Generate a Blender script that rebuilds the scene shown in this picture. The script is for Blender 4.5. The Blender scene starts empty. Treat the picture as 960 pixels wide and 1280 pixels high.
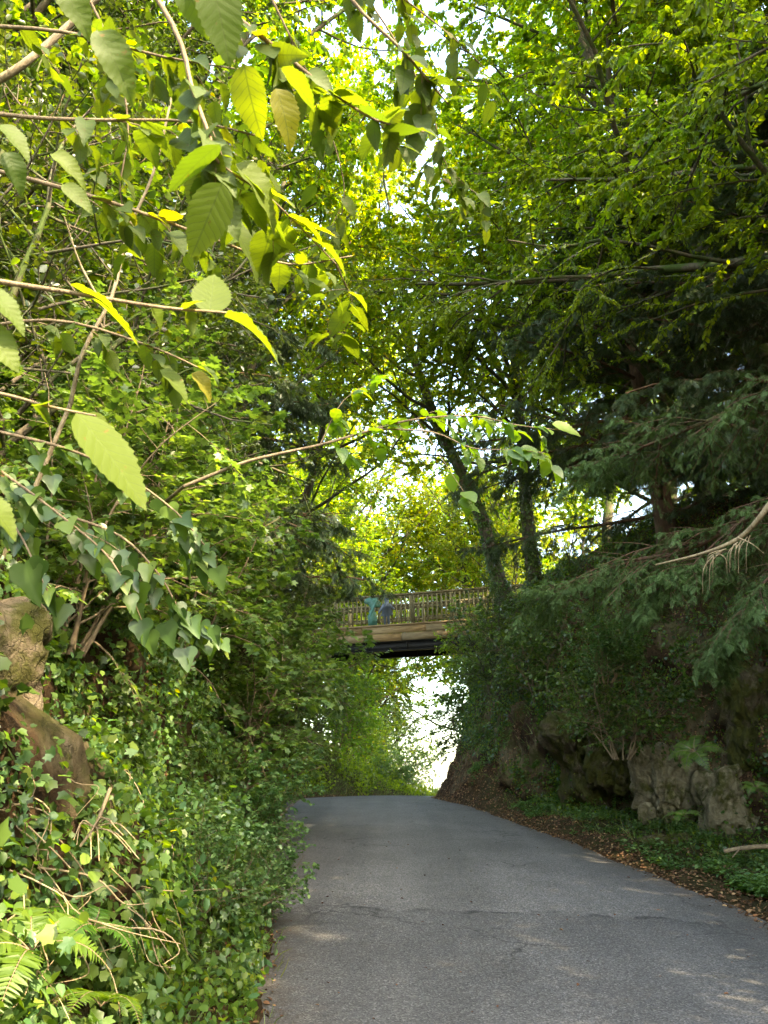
import bpy, math, random
import numpy as np
from mathutils import Vector, Matrix

SC = bpy.context.scene
COL = SC.collection
R = math.radians
RS = np.random.RandomState

# ------------------------------------------------------------------ camera
PITCH, FPX, CAMZ = R(19.7), 961.0, 1.6
def ray(px, py):
    x = (px - 480) / FPX; y = -(py - 640) / FPX
    return np.array((x, math.cos(PITCH) - y * math.sin(PITCH), math.sin(PITCH) + y * math.cos(PITCH)))
def at(px, py, d):                       # world point on the sight line through a photo pixel, d metres deep
    return np.array((0, 0, CAMZ)) + ray(px, py) * d

cd = bpy.data.cameras.new('camera'); cam = bpy.data.objects.new('camera', cd); COL.objects.link(cam)
cam.location = (0, 0, CAMZ); cam.rotation_euler = (R(90) + PITCH, 0, 0)
cd.sensor_fit = 'HORIZONTAL'; cd.sensor_width = 36; cd.lens = 36 * FPX / 960
cd.clip_start = 0.05; cd.clip_end = 3000
cd.dof.use_dof = True; cd.dof.focus_distance = 10; cd.dof.aperture_fstop = 16
SC.camera = cam

# ------------------------------------------------------------------ light
SUN_AZ, SUN_EL = R(132), R(44)           # azimuth clockwise from +Y
w = bpy.data.worlds.new('World'); SC.world = w; w.use_nodes = True
nt = w.node_tree; bg = nt.nodes['Background']
sky = nt.nodes.new('ShaderNodeTexSky'); sky.sky_type = 'NISHITA'; sky.sun_disc = False
sky.sun_elevation = SUN_EL; sky.sun_rotation = SUN_AZ; sky.dust_density = 2.0; sky.air_density = 1.0
nt.links.new(sky.outputs[0], bg.inputs[0]); bg.inputs[1].default_value = 0.15
sl = bpy.data.lights.new('sun', 'SUN'); sl.energy = 2.0; sl.angle = R(0.6); sl.color = (1, 0.9, 0.74)
so = bpy.data.objects.new('sun', sl); COL.objects.link(so)
sd = Vector((math.sin(SUN_AZ) * math.cos(SUN_EL), math.cos(SUN_AZ) * math.cos(SUN_EL), math.sin(SUN_EL)))
so.rotation_euler = (-sd).to_track_quat('-Z', 'Y').to_euler(); so.location = sd * 60

vs = SC.view_settings
vs.view_transform = 'Standard'; vs.look = 'None'; vs.gamma = 1; vs.use_curve_mapping = False
vs.exposure = 3.9
vs.use_white_balance = True; vs.white_balance_temperature = 8200; vs.white_balance_tint = 6
cy = SC.cycles
cy.max_bounces = 7; cy.diffuse_bounces = 4; cy.glossy_bounces = 2; cy.transmission_bounces = 4; cy.transparent_max_bounces = 4
cy.use_denoising = True; cy.sample_clamp_indirect = 6; cy.caustics_reflective = False; cy.caustics_refractive = False
cy.use_adaptive_sampling = False

# ------------------------------------------------------------------ materials
class NT:
    def __init__(s, name):
        s.m = bpy.data.materials.new(name); s.m.use_nodes = True
        s.t = s.m.node_tree; s.b = s.t.nodes['Principled BSDF']; s.o = s.t.nodes['Material Output']
    def n(s, typ, **k):
        nd = s.t.nodes.new('ShaderNode' + typ)
        for a, v in k.items():
            if a.startswith('i_'):
                key = a[2:]; nd.inputs[int(key) if key.isdigit() else key].default_value = v
            else: setattr(nd, a, v)
        return nd
    def l(s, a, b): s.t.links.new(a, b)
    def ramp(s, fac, stops):
        r = s.n('ValToRGB'); e = r.color_ramp.elements
        while len(e) < len(stops): e.new(0.5)
        for x, (p, c) in zip(e, stops):
            x.position = p; x.color = (*c, 1) if len(c) == 3 else c
        s.l(fac, r.inputs[0]); return r.outputs[0]
    def noise(s, scale, detail=4, rough=0.55, vec=None, dist=0):
        x = s.n('TexNoise'); x.inputs['Scale'].default_value = scale; x.inputs['Detail'].default_value = detail
        x.inputs['Roughness'].default_value = rough; x.inputs['Distortion'].default_value = dist
        if vec is None:
            g = s.n('NewGeometry'); vec = g.outputs['Position']
        s.l(vec, x.inputs['Vector']); return x.outputs['Fac']
    def mix(s, fac, a, b, typ='MIX'):
        x = s.n('Mix', data_type='RGBA', blend_type=typ)
        for sock, v in ((x.inputs[0], fac), (x.inputs[6], a), (x.inputs[7], b)):
            if isinstance(v, (int, float)): sock.default_value = v
            elif isinstance(v, tuple): sock.default_value = (*v, 1)
            else: s.l(v, sock)
        return x.outputs[2]
    def math(s, op, a, b=0.0):
        x = s.n('Math', operation=op)
        for i, v in enumerate((a, b)):
            if isinstance(v, (int, float)): x.inputs[i].default_value = v
            else: s.l(v, x.inputs[i])
        return x.outputs[0]
    def bump(s, h, strength, dist):
        x = s.n('Bump'); x.inputs['Strength'].default_value = strength; x.inputs['Distance'].default_value = dist
        s.l(h, x.inputs['Height']); s.l(x.outputs[0], s.b.inputs['Normal']); return x

def leaf_mat(name, stops, trans, rough=0.45, spec=0.5, tfac=0.42, veins=False, gain=1.0):
    k = NT(name)
    g = k.n('NewGeometry'); oi = k.n('ObjectInfo')
    c = k.ramp(g.outputs['Random Per Island'], stops)
    big = k.noise(0.9, 2, 0.5)
    hs = k.n('HueSaturation'); k.l(c, hs.inputs['Color'])
    k.l(k.math('ADD', k.math('MULTIPLY', oi.outputs['Random'], 0.04), 0.48), hs.inputs['Hue'])
    k.l(k.math('ADD', k.math('MULTIPLY', big, 0.9), 0.55), hs.inputs['Value'])
    col = hs.outputs[0]
    tr = k.n('BsdfTranslucent')
    tcol = k.mix(1.0, col, trans, 'MULTIPLY')
    if veins:
        uv = k.n('UVMap'); sep = k.n('SeparateXYZ'); k.l(uv.outputs[0], sep.inputs[0])
        ax = k.math('ABSOLUTE', sep.outputs[0])
        ph = k.math('SUBTRACT', k.math('MULTIPLY', sep.outputs[1], 9.0), k.math('MULTIPLY', ax, 6.0))
        fr = k.math('ABSOLUTE', k.math('SUBTRACT', k.math('FRACT', ph), 0.5))
        v1 = k.math('LESS_THAN', fr, 0.05); v2 = k.math('LESS_THAN', ax, 0.012)
        vein = k.math('MAXIMUM', v1, v2)
        blot = k.math('GREATER_THAN', k.noise(60, 3, 0.6), 0.69)
        col = k.mix(k.math('MULTIPLY', vein, 0.24), col, (0.11, 0.15, 0.035))
        col = k.mix(k.math('MULTIPLY', blot, 0.6), col, (0.16, 0.09, 0.02))
        tcol = k.mix(k.math('MULTIPLY', vein, 0.6), tcol, (0.06, 0.09, 0.008))
        tcol = k.mix(k.math('MULTIPLY', blot, 0.6), tcol, (0.12, 0.06, 0.01))
        k.bump(k.math('SUBTRACT', k.math('MULTIPLY', fr, 2.0), vein), 0.16, 0.002)
    k.l(col, k.b.inputs['Base Color']); k.l(tcol, tr.inputs[0])
    k.b.inputs['Roughness'].default_value = rough; k.b.inputs['Specular IOR Level'].default_value = spec
    ms = k.n('MixShader'); ms.inputs[0].default_value = tfac
    k.l(k.b.outputs[0], ms.inputs[1]); k.l(tr.outputs[0], ms.inputs[2]); k.l(ms.outputs[0], k.o.inputs[0])
    return k.m

TY = (4.2, 3.9, 0.9)        # leaf light coming through is yellower than light coming off it
M = {}
M['airy'] = leaf_mat('airy leaf', [(0, (.055, .10, .012)), (.5, (.085, .135, .018)), (.9, (.13, .17, .02)), (1, (.22, .17, .02))], TY, tfac=.5)
M['beech'] = leaf_mat('beech leaf', [(0, (.052, .088, .012)), (.6, (.092, .132, .017)), (1, (.13, .17, .022))], TY, tfac=.5, rough=.4)
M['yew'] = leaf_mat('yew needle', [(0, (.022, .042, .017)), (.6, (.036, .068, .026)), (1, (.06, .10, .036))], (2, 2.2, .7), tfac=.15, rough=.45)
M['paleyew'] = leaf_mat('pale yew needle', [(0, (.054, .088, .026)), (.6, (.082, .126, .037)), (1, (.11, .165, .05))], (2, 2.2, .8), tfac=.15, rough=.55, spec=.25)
M['dark'] = leaf_mat('dark leaf', [(0, (.018, .036, .008)), (.6, (.038, .060, .011)), (1, (.072, .10, .018))], (3, 3, .7), tfac=.28, rough=.32, spec=.6)
M['hazel'] = leaf_mat('hazel leaf', [(0, (.045, .095, .014)), (.6, (.075, .135, .02)), (.97, (.11, .16, .02)), (1, (.26, .22, .02))], TY, tfac=.42, rough=.5)
M['bighazel'] = leaf_mat('broad leaf', [(0, (.026, .056, .010)), (.6, (.046, .082, .013)), (.96, (.062, .10, .013)), (.985, (.10, .12, .014)), (1, (.15, .14, .015))], (3.6, 3.2, .8), tfac=.5, rough=.6, spec=.25, veins=True)
M['maple'] = leaf_mat('maple leaf', [(0, (.045, .088, .026)), (.6, (.08, .14, .038)), (1, (.13, .19, .05))], (3.4, 3.4, 1), tfac=.34, rough=.5)
M['ivy'] = leaf_mat('ivy leaf', [(0, (.022, .05, .010)), (.55, (.045, .085, .016)), (.9, (.08, .13, .022)), (1, (.13, .17, .035))], (3, 3.2, .8), tfac=.25, rough=.42, spec=.4)
M['cover'] = leaf_mat('ground leaf', [(0, (.035, .085, .028)), (.6, (.065, .135, .045)), (1, (.11, .18, .06))], (2.8, 3, .9), tfac=.3, rough=.45)
M['verge'] = leaf_mat('verge leaf', [(0, (.045, .105, .036)), (.6, (.085, .16, .052)), (1, (.12, .20, .065))], (2.8, 3, .9), tfac=.3, rough=.5)
M['fern'] = leaf_mat('fern frond', [(0, (.036, .082, .010)), (1, (.064, .122, .014))], TY, tfac=.42, rough=.5)
M['grass'] = leaf_mat('grass blade', [(0, (.06, .10, .02)), (.7, (.10, .15, .03)), (1, (.22, .19, .07))], (3, 3, .9), tfac=.3)
M['litter'] = leaf_mat('dry leaf', [(0, (.06, .028, .014)), (.5, (.14, .072, .034)), (.85, (.26, .15, .07)), (1, (.40, .27, .13))], (1.5, 1.2, .8), tfac=.12, rough=.7, spec=.25)
M['fartree'] = leaf_mat('far leaf', [(0, (.06, .10, .045)), (1, (.10, .15, .07))], (3, 3, 1.4), tfac=.4)

def bark_mat(name, dark, light, moss, mossamt):
    k = NT(name)
    g = k.n('NewGeometry'); mp = k.n('Mapping'); mp.inputs['Scale'].default_value = (1, 1, .22); k.l(g.outputs['Position'], mp.inputs[0])
    n1 = k.noise(26, 6, .65, mp.outputs[0], .5)
    c = k.ramp(n1, [(.3, dark), (.7, light)])
    mo = k.ramp(k.noise(3.2, 4, .6), [(.62 - mossamt, (0, 0, 0)), (.75 - mossamt, (1, 1, 1))])
    c = k.mix(mo, c, moss); k.l(c, k.b.inputs['Base Color']); k.b.inputs['Roughness'].default_value = .9
    k.b.inputs['Specular IOR Level'].default_value = .2
    k.bump(n1, .8, .02); return k.m
M['bark'] = bark_mat('bark', (.035, .028, .018), (.13, .105, .07), (.04, .06, .012), .16)
M['palebark'] = bark_mat('pale bark', (.12, .09, .05), (.34, .27, .17), (.10, .12, .03), .0)
M['yewbark'] = bark_mat('reddish bark', (.05, .026, .016), (.15, .085, .05), (.05, .06, .02), .05)
M['twig'] = bark_mat('twig', (.10, .07, .045), (.26, .19, .11), (.12, .12, .04), -.1)
M['root'] = bark_mat('dry root', (.16, .11, .06), (.42, .32, .19), (.15, .14, .05), -.1)

def asphalt():
    k = NT('asphalt')
    f1 = k.noise(190, 3, .7); f2 = k.noise(1.1, 4, .55); f3 = k.noise(60, 2, .6)
    vo = k.n('TexVoronoi'); vo.inputs['Scale'].default_value = 95
    g = k.n('NewGeometry'); k.l(g.outputs['Position'], vo.inputs['Vector'])
    sp = k.n('SeparateXYZ'); k.l(g.outputs['Position'], sp.inputs[0])
    base = k.ramp(f2, [(.3, (.112, .109, .107)), (.7, (.158, .154, .150))])
    # resurfaced strip on the near side of the seam is darker and coarser; its edge is ragged
    edge = k.math('ADD', k.math('ADD', sp.outputs[1], k.math('MULTIPLY', k.noise(2.0, 5, .6), 1.0)), k.math('MULTIPLY', sp.outputs[0], .12))
    near = k.ramp(edge, [(0, (1, 1, 1)), (1, (1, 1, 1))])
    mr = k.n('MapRange'); k.l(edge, mr.inputs[0]); mr.inputs[1].default_value = 8.45; mr.inputs[2].default_value = 8.35; mr.inputs[3].default_value = 0; mr.inputs[4].default_value = 1
    c = k.mix(k.math('MULTIPLY', mr.outputs[0], .38), base, (.045, .045, .048))
    seam = k.n('MapRange'); k.l(k.math('ABSOLUTE', k.math('SUBTRACT', edge, 8.4)), seam.inputs[0]); seam.inputs[1].default_value = 0.0; seam.inputs[2].default_value = .09; seam.inputs[3].default_value = .95; seam.inputs[4].default_value = 0
    c = k.mix(k.math('MULTIPLY', seam.outputs[0], k.ramp(k.noise(3, 3), [(.45, (0, 0, 0)), (.6, (1, 1, 1))])), c, (.022, .022, .023))
    mpt = k.n('Mapping'); mpt.inputs['Scale'].default_value = (1.5, .07, 1); k.l(g.outputs['Position'], mpt.inputs[0])
    c = k.mix(1.0, c, k.ramp(k.noise(1.0, 3, .5, mpt.outputs[0]), [(.35, (.80, .80, .80)), (.65, (1.14, 1.13, 1.12))]), 'MULTIPLY')
    cr = k.n('TexVoronoi', feature='DISTANCE_TO_EDGE'); cr.inputs['Scale'].default_value = .55
    wn = k.n('TexNoise'); wn.inputs['Scale'].default_value = 1.6; wn.inputs['Detail'].default_value = 6; k.l(g.outputs['Position'], wn.inputs['Vector'])
    wv = k.n('VectorMath', operation='MULTIPLY_ADD'); k.l(wn.outputs['Color'], wv.inputs[0]); wv.inputs[1].default_value = (.9, .9, .9); k.l(g.outputs['Position'], wv.inputs[2]); k.l(wv.outputs[0], cr.inputs['Vector'])
    ck = k.n('MapRange'); k.l(cr.outputs['Distance'], ck.inputs[0]); ck.inputs[1].default_value = .004; ck.inputs[2].default_value = .012; ck.inputs[3].default_value = .7; ck.inputs[4].default_value = 0
    c = k.mix(k.math('MULTIPLY', ck.outputs[0], k.ramp(k.noise(.8, 3), [(.5, (0, 0, 0)), (.58, (1, 1, 1))])), c, (.03, .03, .03))
    damp = k.ramp(k.noise(.45, 5, .65), [(.52, (0, 0, 0)), (.66, (1, 1, 1))])
    c = k.mix(k.math('MULTIPLY', damp, .28), c, (.05, .048, .046))
    st = k.ramp(vo.outputs['Color'], [(.15, (.42, .42, .42)), (.7, (1, 1, 1)), (1, (2.1, 2.05, 2.0))])
    c = k.mix(1.0, c, st, 'MULTIPLY')
    fl = k.ramp(k.noise(75, 2, .5), [(.72, (0, 0, 0)), (.76, (1, 1, 1))])
    c = k.mix(k.math('MULTIPLY', fl, .6), c, (.32, .31, .29))
    at_ = k.n('Attribute', attribute_name='edge')
    dirt = k.math('MULTIPLY', at_.outputs['Fac'], k.ramp(k.noise(9, 5, .7), [(.35, (0, 0, 0)), (.6, (1, 1, 1))]))
    c = k.mix(k.math('MULTIPLY', dirt, .85), c, (.06, .042, .028))
    k.l(c, k.b.inputs['Base Color'])
    k.l(k.ramp(f3, [(.3, (.62,) * 3), (.7, (.85,) * 3)]), k.b.inputs['Roughness'])
    k.b.inputs['Specular IOR Level'].default_value = .45
    k.bump(k.math('ADD', vo.outputs['Distance'], k.math('MULTIPLY', f1, .6)), .7, .006); return k.m
M['asphalt'] = asphalt()

def terrain_mat():
    k = NT('bank earth and rock')
    at_ = k.n('Attribute', attribute_name='rock')
    soil = k.ramp(k.noise(7, 6, .7), [(.3, (.03, .017, .008)), (.55, (.075, .043, .020)), (.75, (.13, .078, .036))])
    g = k.n('NewGeometry'); mp = k.n('Mapping'); mp.inputs['Scale'].default_value = (1, 1, .45); mp.inputs['Rotation'].default_value = (0, .4, 0); k.l(g.outputs['Position'], mp.inputs[0])
    rn = k.noise(4.5, 9, .68, mp.outputs[0], .6)
    rock = k.ramp(rn, [(.28, (.05, .038, .020)), (.5, (.17, .13, .07)), (.72, (.30, .24, .14))])
    moss = k.ramp(k.noise(1.7, 6, .65), [(.46, (0, 0, 0)), (.58, (1, 1, 1))])
    rock = k.mix(k.math('MULTIPLY', moss, .85), rock, (.060, .062, .010))
    msk = k.math('MULTIPLY', at_.outputs['Fac'], k.ramp(k.noise(1.1, 5, .6), [(.47, (0, 0, 0)), (.56, (1, 1, 1))]))
    c = k.mix(msk, soil, rock)
    gr = k.n('Attribute', attribute_name='green')
    gm = k.math('MULTIPLY', gr.outputs['Fac'], k.ramp(k.noise(2.2, 5, .7), [(.35, (0, 0, 0)), (.55, (1, 1, 1))]))
    c = k.mix(gm, c, (.05, .075, .018))
    k.l(c, k.b.inputs['Base Color']); k.b.inputs['Roughness'].default_value = .95; k.b.inputs['Specular IOR Level'].default_value = .15
    k.bump(k.math('ADD', rn, k.math('MULTIPLY', k.noise(40, 6, .75), .7)), 1.0, .09); return k.m
M['terrain'] = terrain_mat()

def rock_mat(name, cols, mossamt):
    k = NT(name)
    oi = k.n('TexCoord')
    rn = k.noise(5.5, 10, .7, None, .8)
    c = k.ramp(rn, [(.25, cols[0]), (.5, cols[1]), (.75, cols[2])])
    mo = k.ramp(k.noise(3.0, 7, .68), [(.60 - mossamt, (0, 0, 0)), (.70 - mossamt, (1, 1, 1))])
    c = k.mix(k.math('MULTIPLY', mo, .9), c, (.068, .070, .010))
    st = k.ramp(k.noise(1.4, 4, .6), [(.55, (0, 0, 0)), (.68, (1, 1, 1))])
    c = k.mix(k.math('MULTIPLY', st, .4), c, (.035, .036, .034))
    k.l(c, k.b.inputs['Base Color']); k.b.inputs['Roughness'].default_value = .92; k.b.inputs['Specular IOR Level'].default_value = .2
    cv = k.n('TexVoronoi', feature='DISTANCE_TO_EDGE'); cv.inputs['Scale'].default_value = 7
    g = k.n('NewGeometry'); wn = k.n('TexNoise'); wn.inputs['Scale'].default_value = 4; wn.inputs['Detail'].default_value = 8; k.l(g.outputs['Position'], wn.inputs['Vector'])
    wv = k.n('VectorMath', operation='MULTIPLY_ADD'); k.l(wn.outputs['Color'], wv.inputs[0]); wv.inputs[1].default_value = (.4, .4, .4); k.l(g.outputs['Position'], wv.inputs[2]); k.l(wv.outputs[0], cv.inputs['Vector'])
    fis = k.n('MapRange'); k.l(cv.outputs['Distance'], fis.inputs[0]); fis.inputs[1].default_value = 0; fis.inputs[2].default_value = .035
    hgt = k.math('ADD', k.math('MULTIPLY', rn, 1.2), k.math('ADD', k.math('MULTIPLY', k.noise(45, 5, .75), .5), k.math('MULTIPLY', fis.outputs[0], .35)))
    k.bump(hgt, 1.0, .06); return k.m
M['rock'] = rock_mat('mossy limestone', ((.08, .062, .034), (.24, .20, .12), (.42, .37, .24)), .09)
M['rockdark'] = rock_mat('dark mossy rock', ((.04, .03, .017), (.11, .085, .048), (.20, .16, .10)), .2)
M['tanrock'] = rock_mat('tan sandstone', ((.075, .056, .034), (.19, .145, .09), (.32, .255, .17)), .13)

def plain(name, c0, c1, scale, rough=.8, spec=.3, stretch=None, bump=.3):
    k = NT(name)
    tc = k.n('TexCoord'); vec = tc.outputs['Object']
    if stretch:
        mp = k.n('Mapping'); mp.inputs['Scale'].default_value = stretch; k.l(vec, mp.inputs[0]); vec = mp.outputs[0]
    oi = k.n('ObjectInfo')
    n1 = k.noise(scale, 6, .65, vec)
    c = k.ramp(n1, [(.3, c0), (.7, c1)])
    hs = k.n('HueSaturation'); k.l(c, hs.inputs['Color']); k.l(k.math('ADD', k.math('MULTIPLY', oi.outputs['Random'], .5), .75), hs.inputs['Value'])
    k.l(hs.outputs[0], k.b.inputs['Base Color']); k.b.inputs['Roughness'].default_value = rough; k.b.inputs['Specular IOR Level'].default_value = spec
    k.bump(n1, bump, .01); return k.m
M['fascia'] = plain('weathered timber', (.15, .095, .045), (.34, .235, .12), 9, stretch=(.25, 3, 3))
M['rail'] = plain('grey green timber', (.10, .08, .038), (.22, .185, .095), 9, stretch=(3, 3, .4))
M['steel'] = plain('blackened steel', (.008, .008, .008), (.022, .02, .018), 6, rough=.6)
M['deck'] = plain('deck timber', (.12, .09, .05), (.22, .17, .10), 8)
M['teal'] = plain('teal paint', (.04, .12, .09), (.06, .17, .13), 12, rough=.5)
M['slate'] = plain('slate blue paint', (.10, .13, .17), (.16, .19, .24), 12, rough=.5)
M['log'] = M['palebark']

# ------------------------------------------------------------------ mesh helpers
def mk_mesh(name, V, loops, starts, totals, mat, smooth=False, uv=None, attrs=None):
    me = bpy.data.meshes.new(name)
    V = np.ascontiguousarray(V, np.float32).reshape(-1, 3)
    loops = np.ascontiguousarray(loops, np.int32).ravel(); starts = np.ascontiguousarray(starts, np.int32).ravel(); totals = np.ascontiguousarray(totals, np.int32).ravel()
    me.vertices.add(len(V)); me.vertices.foreach_set('co', V.ravel())
    me.loops.add(len(loops)); me.loops.foreach_set('vertex_index', loops)
    me.polygons.add(len(starts)); me.polygons.foreach_set('loop_start', starts); me.polygons.foreach_set('loop_total', totals)
    if smooth: me.polygons.foreach_set('use_smooth', np.ones(len(starts), bool))
    if uv is not None:
        u = me.uv_layers.new(name='UVMap'); u.data.foreach_set('uv', np.ascontiguousarray(uv, np.float32)[loops].ravel())
    for k, a in (attrs or {}).items():
        x = me.attributes.new(k, 'FLOAT', 'POINT'); x.data.foreach_set('value', np.ascontiguousarray(a, np.float32).ravel())
    me.update(calc_edges=True); me.validate()
    if mat: me.materials.append(mat)
    return me
def quads_mesh(name, V, Q, mat, smooth=False, **k):
    Q = np.asarray(Q).reshape(-1, 4); n = len(Q)
    return mk_mesh(name, V, Q.ravel(), np.arange(n) * 4, np.full(n, 4), mat, smooth, **k)

def ob(name, me, parent=None, loc=None, **props):
    o = bpy.data.objects.new(name, me); COL.objects.link(o)
    if parent is not None: o.parent = parent
    if loc is not None: o.location = loc
    for k, v in props.items():
        if v: o[k] = v
    return o
def thing(name, label, cat, loc=(0, 0, 0), rz=0, group=None, scale=1):
    o = ob(name, None, None, loc, label=label, category=cat, group=group)
    o.rotation_euler = (0, 0, rz); o.scale = (scale,) * 3 if isinstance(scale, (int, float)) else scale
    return o

def nrm(a): return a / np.maximum(np.linalg.norm(a, axis=-1, keepdims=True), 1e-9)

# leaf templates: (verts, faces)
def tpl(verts, faces):
    return np.array(verts, float), [list(f) for f in faces]
T_DIA = tpl([(0, 0, 0), (.32, .45, .06), (0, 1, -.12), (-.32, .45, .06)], [(0, 1, 2, 3)])
T_OVAL = tpl([(0, 0, 0), (.27, .28, .07), (.25, .68, .03), (0, 1, -.12), (-.25, .68, .03), (-.27, .28, .07)], [(0, 1, 2, 3), (0, 3, 4, 5)])
T_ROUND = tpl([(0, 0, 0), (.33, .2, .08), (.40, .55, .05), (.2, .88, -.04), (0, 1, -.12), (-.2, .88, -.04), (-.40, .55, .05), (-.33, .2, .08), (0, .5, -.03)],
              [(0, 1, 2, 8), (8, 2, 3, 4), (0, 8, 6, 7), (8, 4, 5, 6)])
def lobed(rads, z=.08):
    # outline given as (angle from the leaf axis in degrees, radius) on one side, fanned about a point near the base
    out = [(0.0, 0.0, 0.0)]; pts = []
    for a, r in rads: pts.append((r * math.sin(R(a)), .32 + r * math.cos(R(a)), z * math.sin(R(a)) - .12 * max(0, r * math.cos(R(a)))))
    right = pts; left = [(-x, y, q) for x, y, q in reversed(pts) if abs(x) > 1e-6]
    ring = [(0, 0, 0)] + [p for p in reversed(right)] + list(reversed(left)) if False else None
    v = [(0, .32, 0), (0, 0, 0)] + list(reversed(right)) + [(-x, y, q) for x, y, q in right if abs(x) > 1e-6]
    n = len(v) - 1
    f = [(0, 1 + i, 1 + (i + 1) % n) for i in range(n)]
    return tpl(v, f)
T_IVY = lobed([(0, .68), (16, .48), (36, .41), (60, .53), (84, .39), (114, .45), (150, .30)])
T_MAPLE = lobed([(0, .68), (8, .50), (18, .36), (38, .46), (49, .60), (60, .48), (74, .32), (102, .47), (120, .38), (150, .27)], .06)
def serrated():
    n = 23; v = []; uv = []
    for i in range(n + 1):
        t = i / n
        v.append((0, t, -.26 * t * t)); uv.append((0, t))
    for s in (1, -1):
        for i in range(n + 1):
            t = i / n
            wd = .31 * math.sin(math.pi * min(1, t ** .72)) ** .8 if 0 < t < 1 else 0
            wd *= (1.04 if i % 2 else .95)
            v.append((s * wd, t - .0 + (.02 if i % 2 else 0), .22 * wd - .26 * t * t + .012 * math.sin(t * 17 + s))); uv.append((s * wd, t))
    f = []
    for i in range(n):
        a, b = n + 1 + i, 2 * (n + 1) + i
        f.append((i, a, a + 1, i + 1)); f.append((i, i + 1, b + 1, b))
    return (np.array(v), f, np.array(uv))
T_SERR = serrated()
def sprig(n=9, tw=.045):
    v = [(-.006, 0, 0), (.006, 0, 0), (.004, 1, -.12), (-.004, 1, -.12)]; f = [(0, 1, 2, 3)]
    for i in range(n):
        t = .06 + .9 * i / n; ln = .21 * (1 - .55 * t) + .05
        for s in (1, -1):
            b = len(v); z = -.12 * t * t
            v += [(0, t, z), (s * ln * .5, t + ln * .22 - tw * .6, z + .015), (s * ln, t + ln * .55, z - .03), (s * ln * .5, t + ln * .22 + tw, z + .015)]
            f.append((b, b + 1, b + 2, b + 3))
    return tpl(v, f)
T_SPRIG = sprig()

def leaves(name, P, A, N, L, T, mat, rng, uv=False):
    tv, tf = T[0], T[1]
    P = np.asarray(P, float); n = len(P); L = np.broadcast_to(np.asarray(L, float), (n,))
    A = nrm(np.asarray(A, float)); N = np.asarray(N, float)
    N = nrm(N - (N * A).sum(-1, keepdims=True) * A); B = np.cross(A, N)
    zs = rng.uniform(.2, 2.0, n); ws = rng.uniform(.8, 1.18, n)
    V = P[:, None] + L[:, None, None] * (tv[None, :, 0, None] * ws[:, None, None] * B[:, None] + tv[None, :, 1, None] * A[:, None] + tv[None, :, 2, None] * zs[:, None, None] * N[:, None])
    k = len(tv); fl = np.concatenate([np.array(f) for f in tf]); tot = np.array([len(f) for f in tf])
    loops = (fl[None] + (np.arange(n) * k)[:, None]).ravel(); totals = np.tile(tot, n)
    starts = np.concatenate([[0], np.cumsum(totals)[:-1]])
    return mk_mesh(name, V.reshape(-1, 3), loops, starts, totals, mat, False, uv=np.tile(T[2], (n, 1)) if uv else None)

def tubes(paths, mat, name, sides=6, cap=False):
    # paths: list of (pts (m,k,3), rad (m,k)) bundles
    VV, QQ, off = [], [], 0
    for pts, rad, sd_ in paths:
        m, k, _ = pts.shape
        T = np.empty_like(pts); T[:, 1:-1] = pts[:, 2:] - pts[:, :-2]; T[:, 0] = pts[:, 1] - pts[:, 0]; T[:, -1] = pts[:, -1] - pts[:, -2]
        T = nrm(T); ref = np.where(np.abs(T[:, :1, 2:3]) > .9, np.array([1., 0, 0]), np.array([0, 0, 1.]))
        U = nrm(np.cross(T, ref)); W = np.cross(T, U)
        a = np.arange(sd_) * 2 * math.pi / sd_
        V = pts[:, :, None] + rad[:, :, None, None] * (np.cos(a)[None, None, :, None] * U[:, :, None] + np.sin(a)[None, None, :, None] * W[:, :, None])
        idx = off + np.arange(m * k * sd_).reshape(m, k, sd_)
        i0 = idx[:, :-1]; i1 = idx[:, 1:]
        q = np.stack([i0, np.roll(i0, -1, 2), np.roll(i1, -1, 2), i1], -1).reshape(-1, 4)
        VV.append(V.reshape(-1, 3)); QQ.append(q); off += m * k * sd_
    return quads_mesh(name, np.concatenate(VV), np.concatenate(QQ), mat, True)

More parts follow.
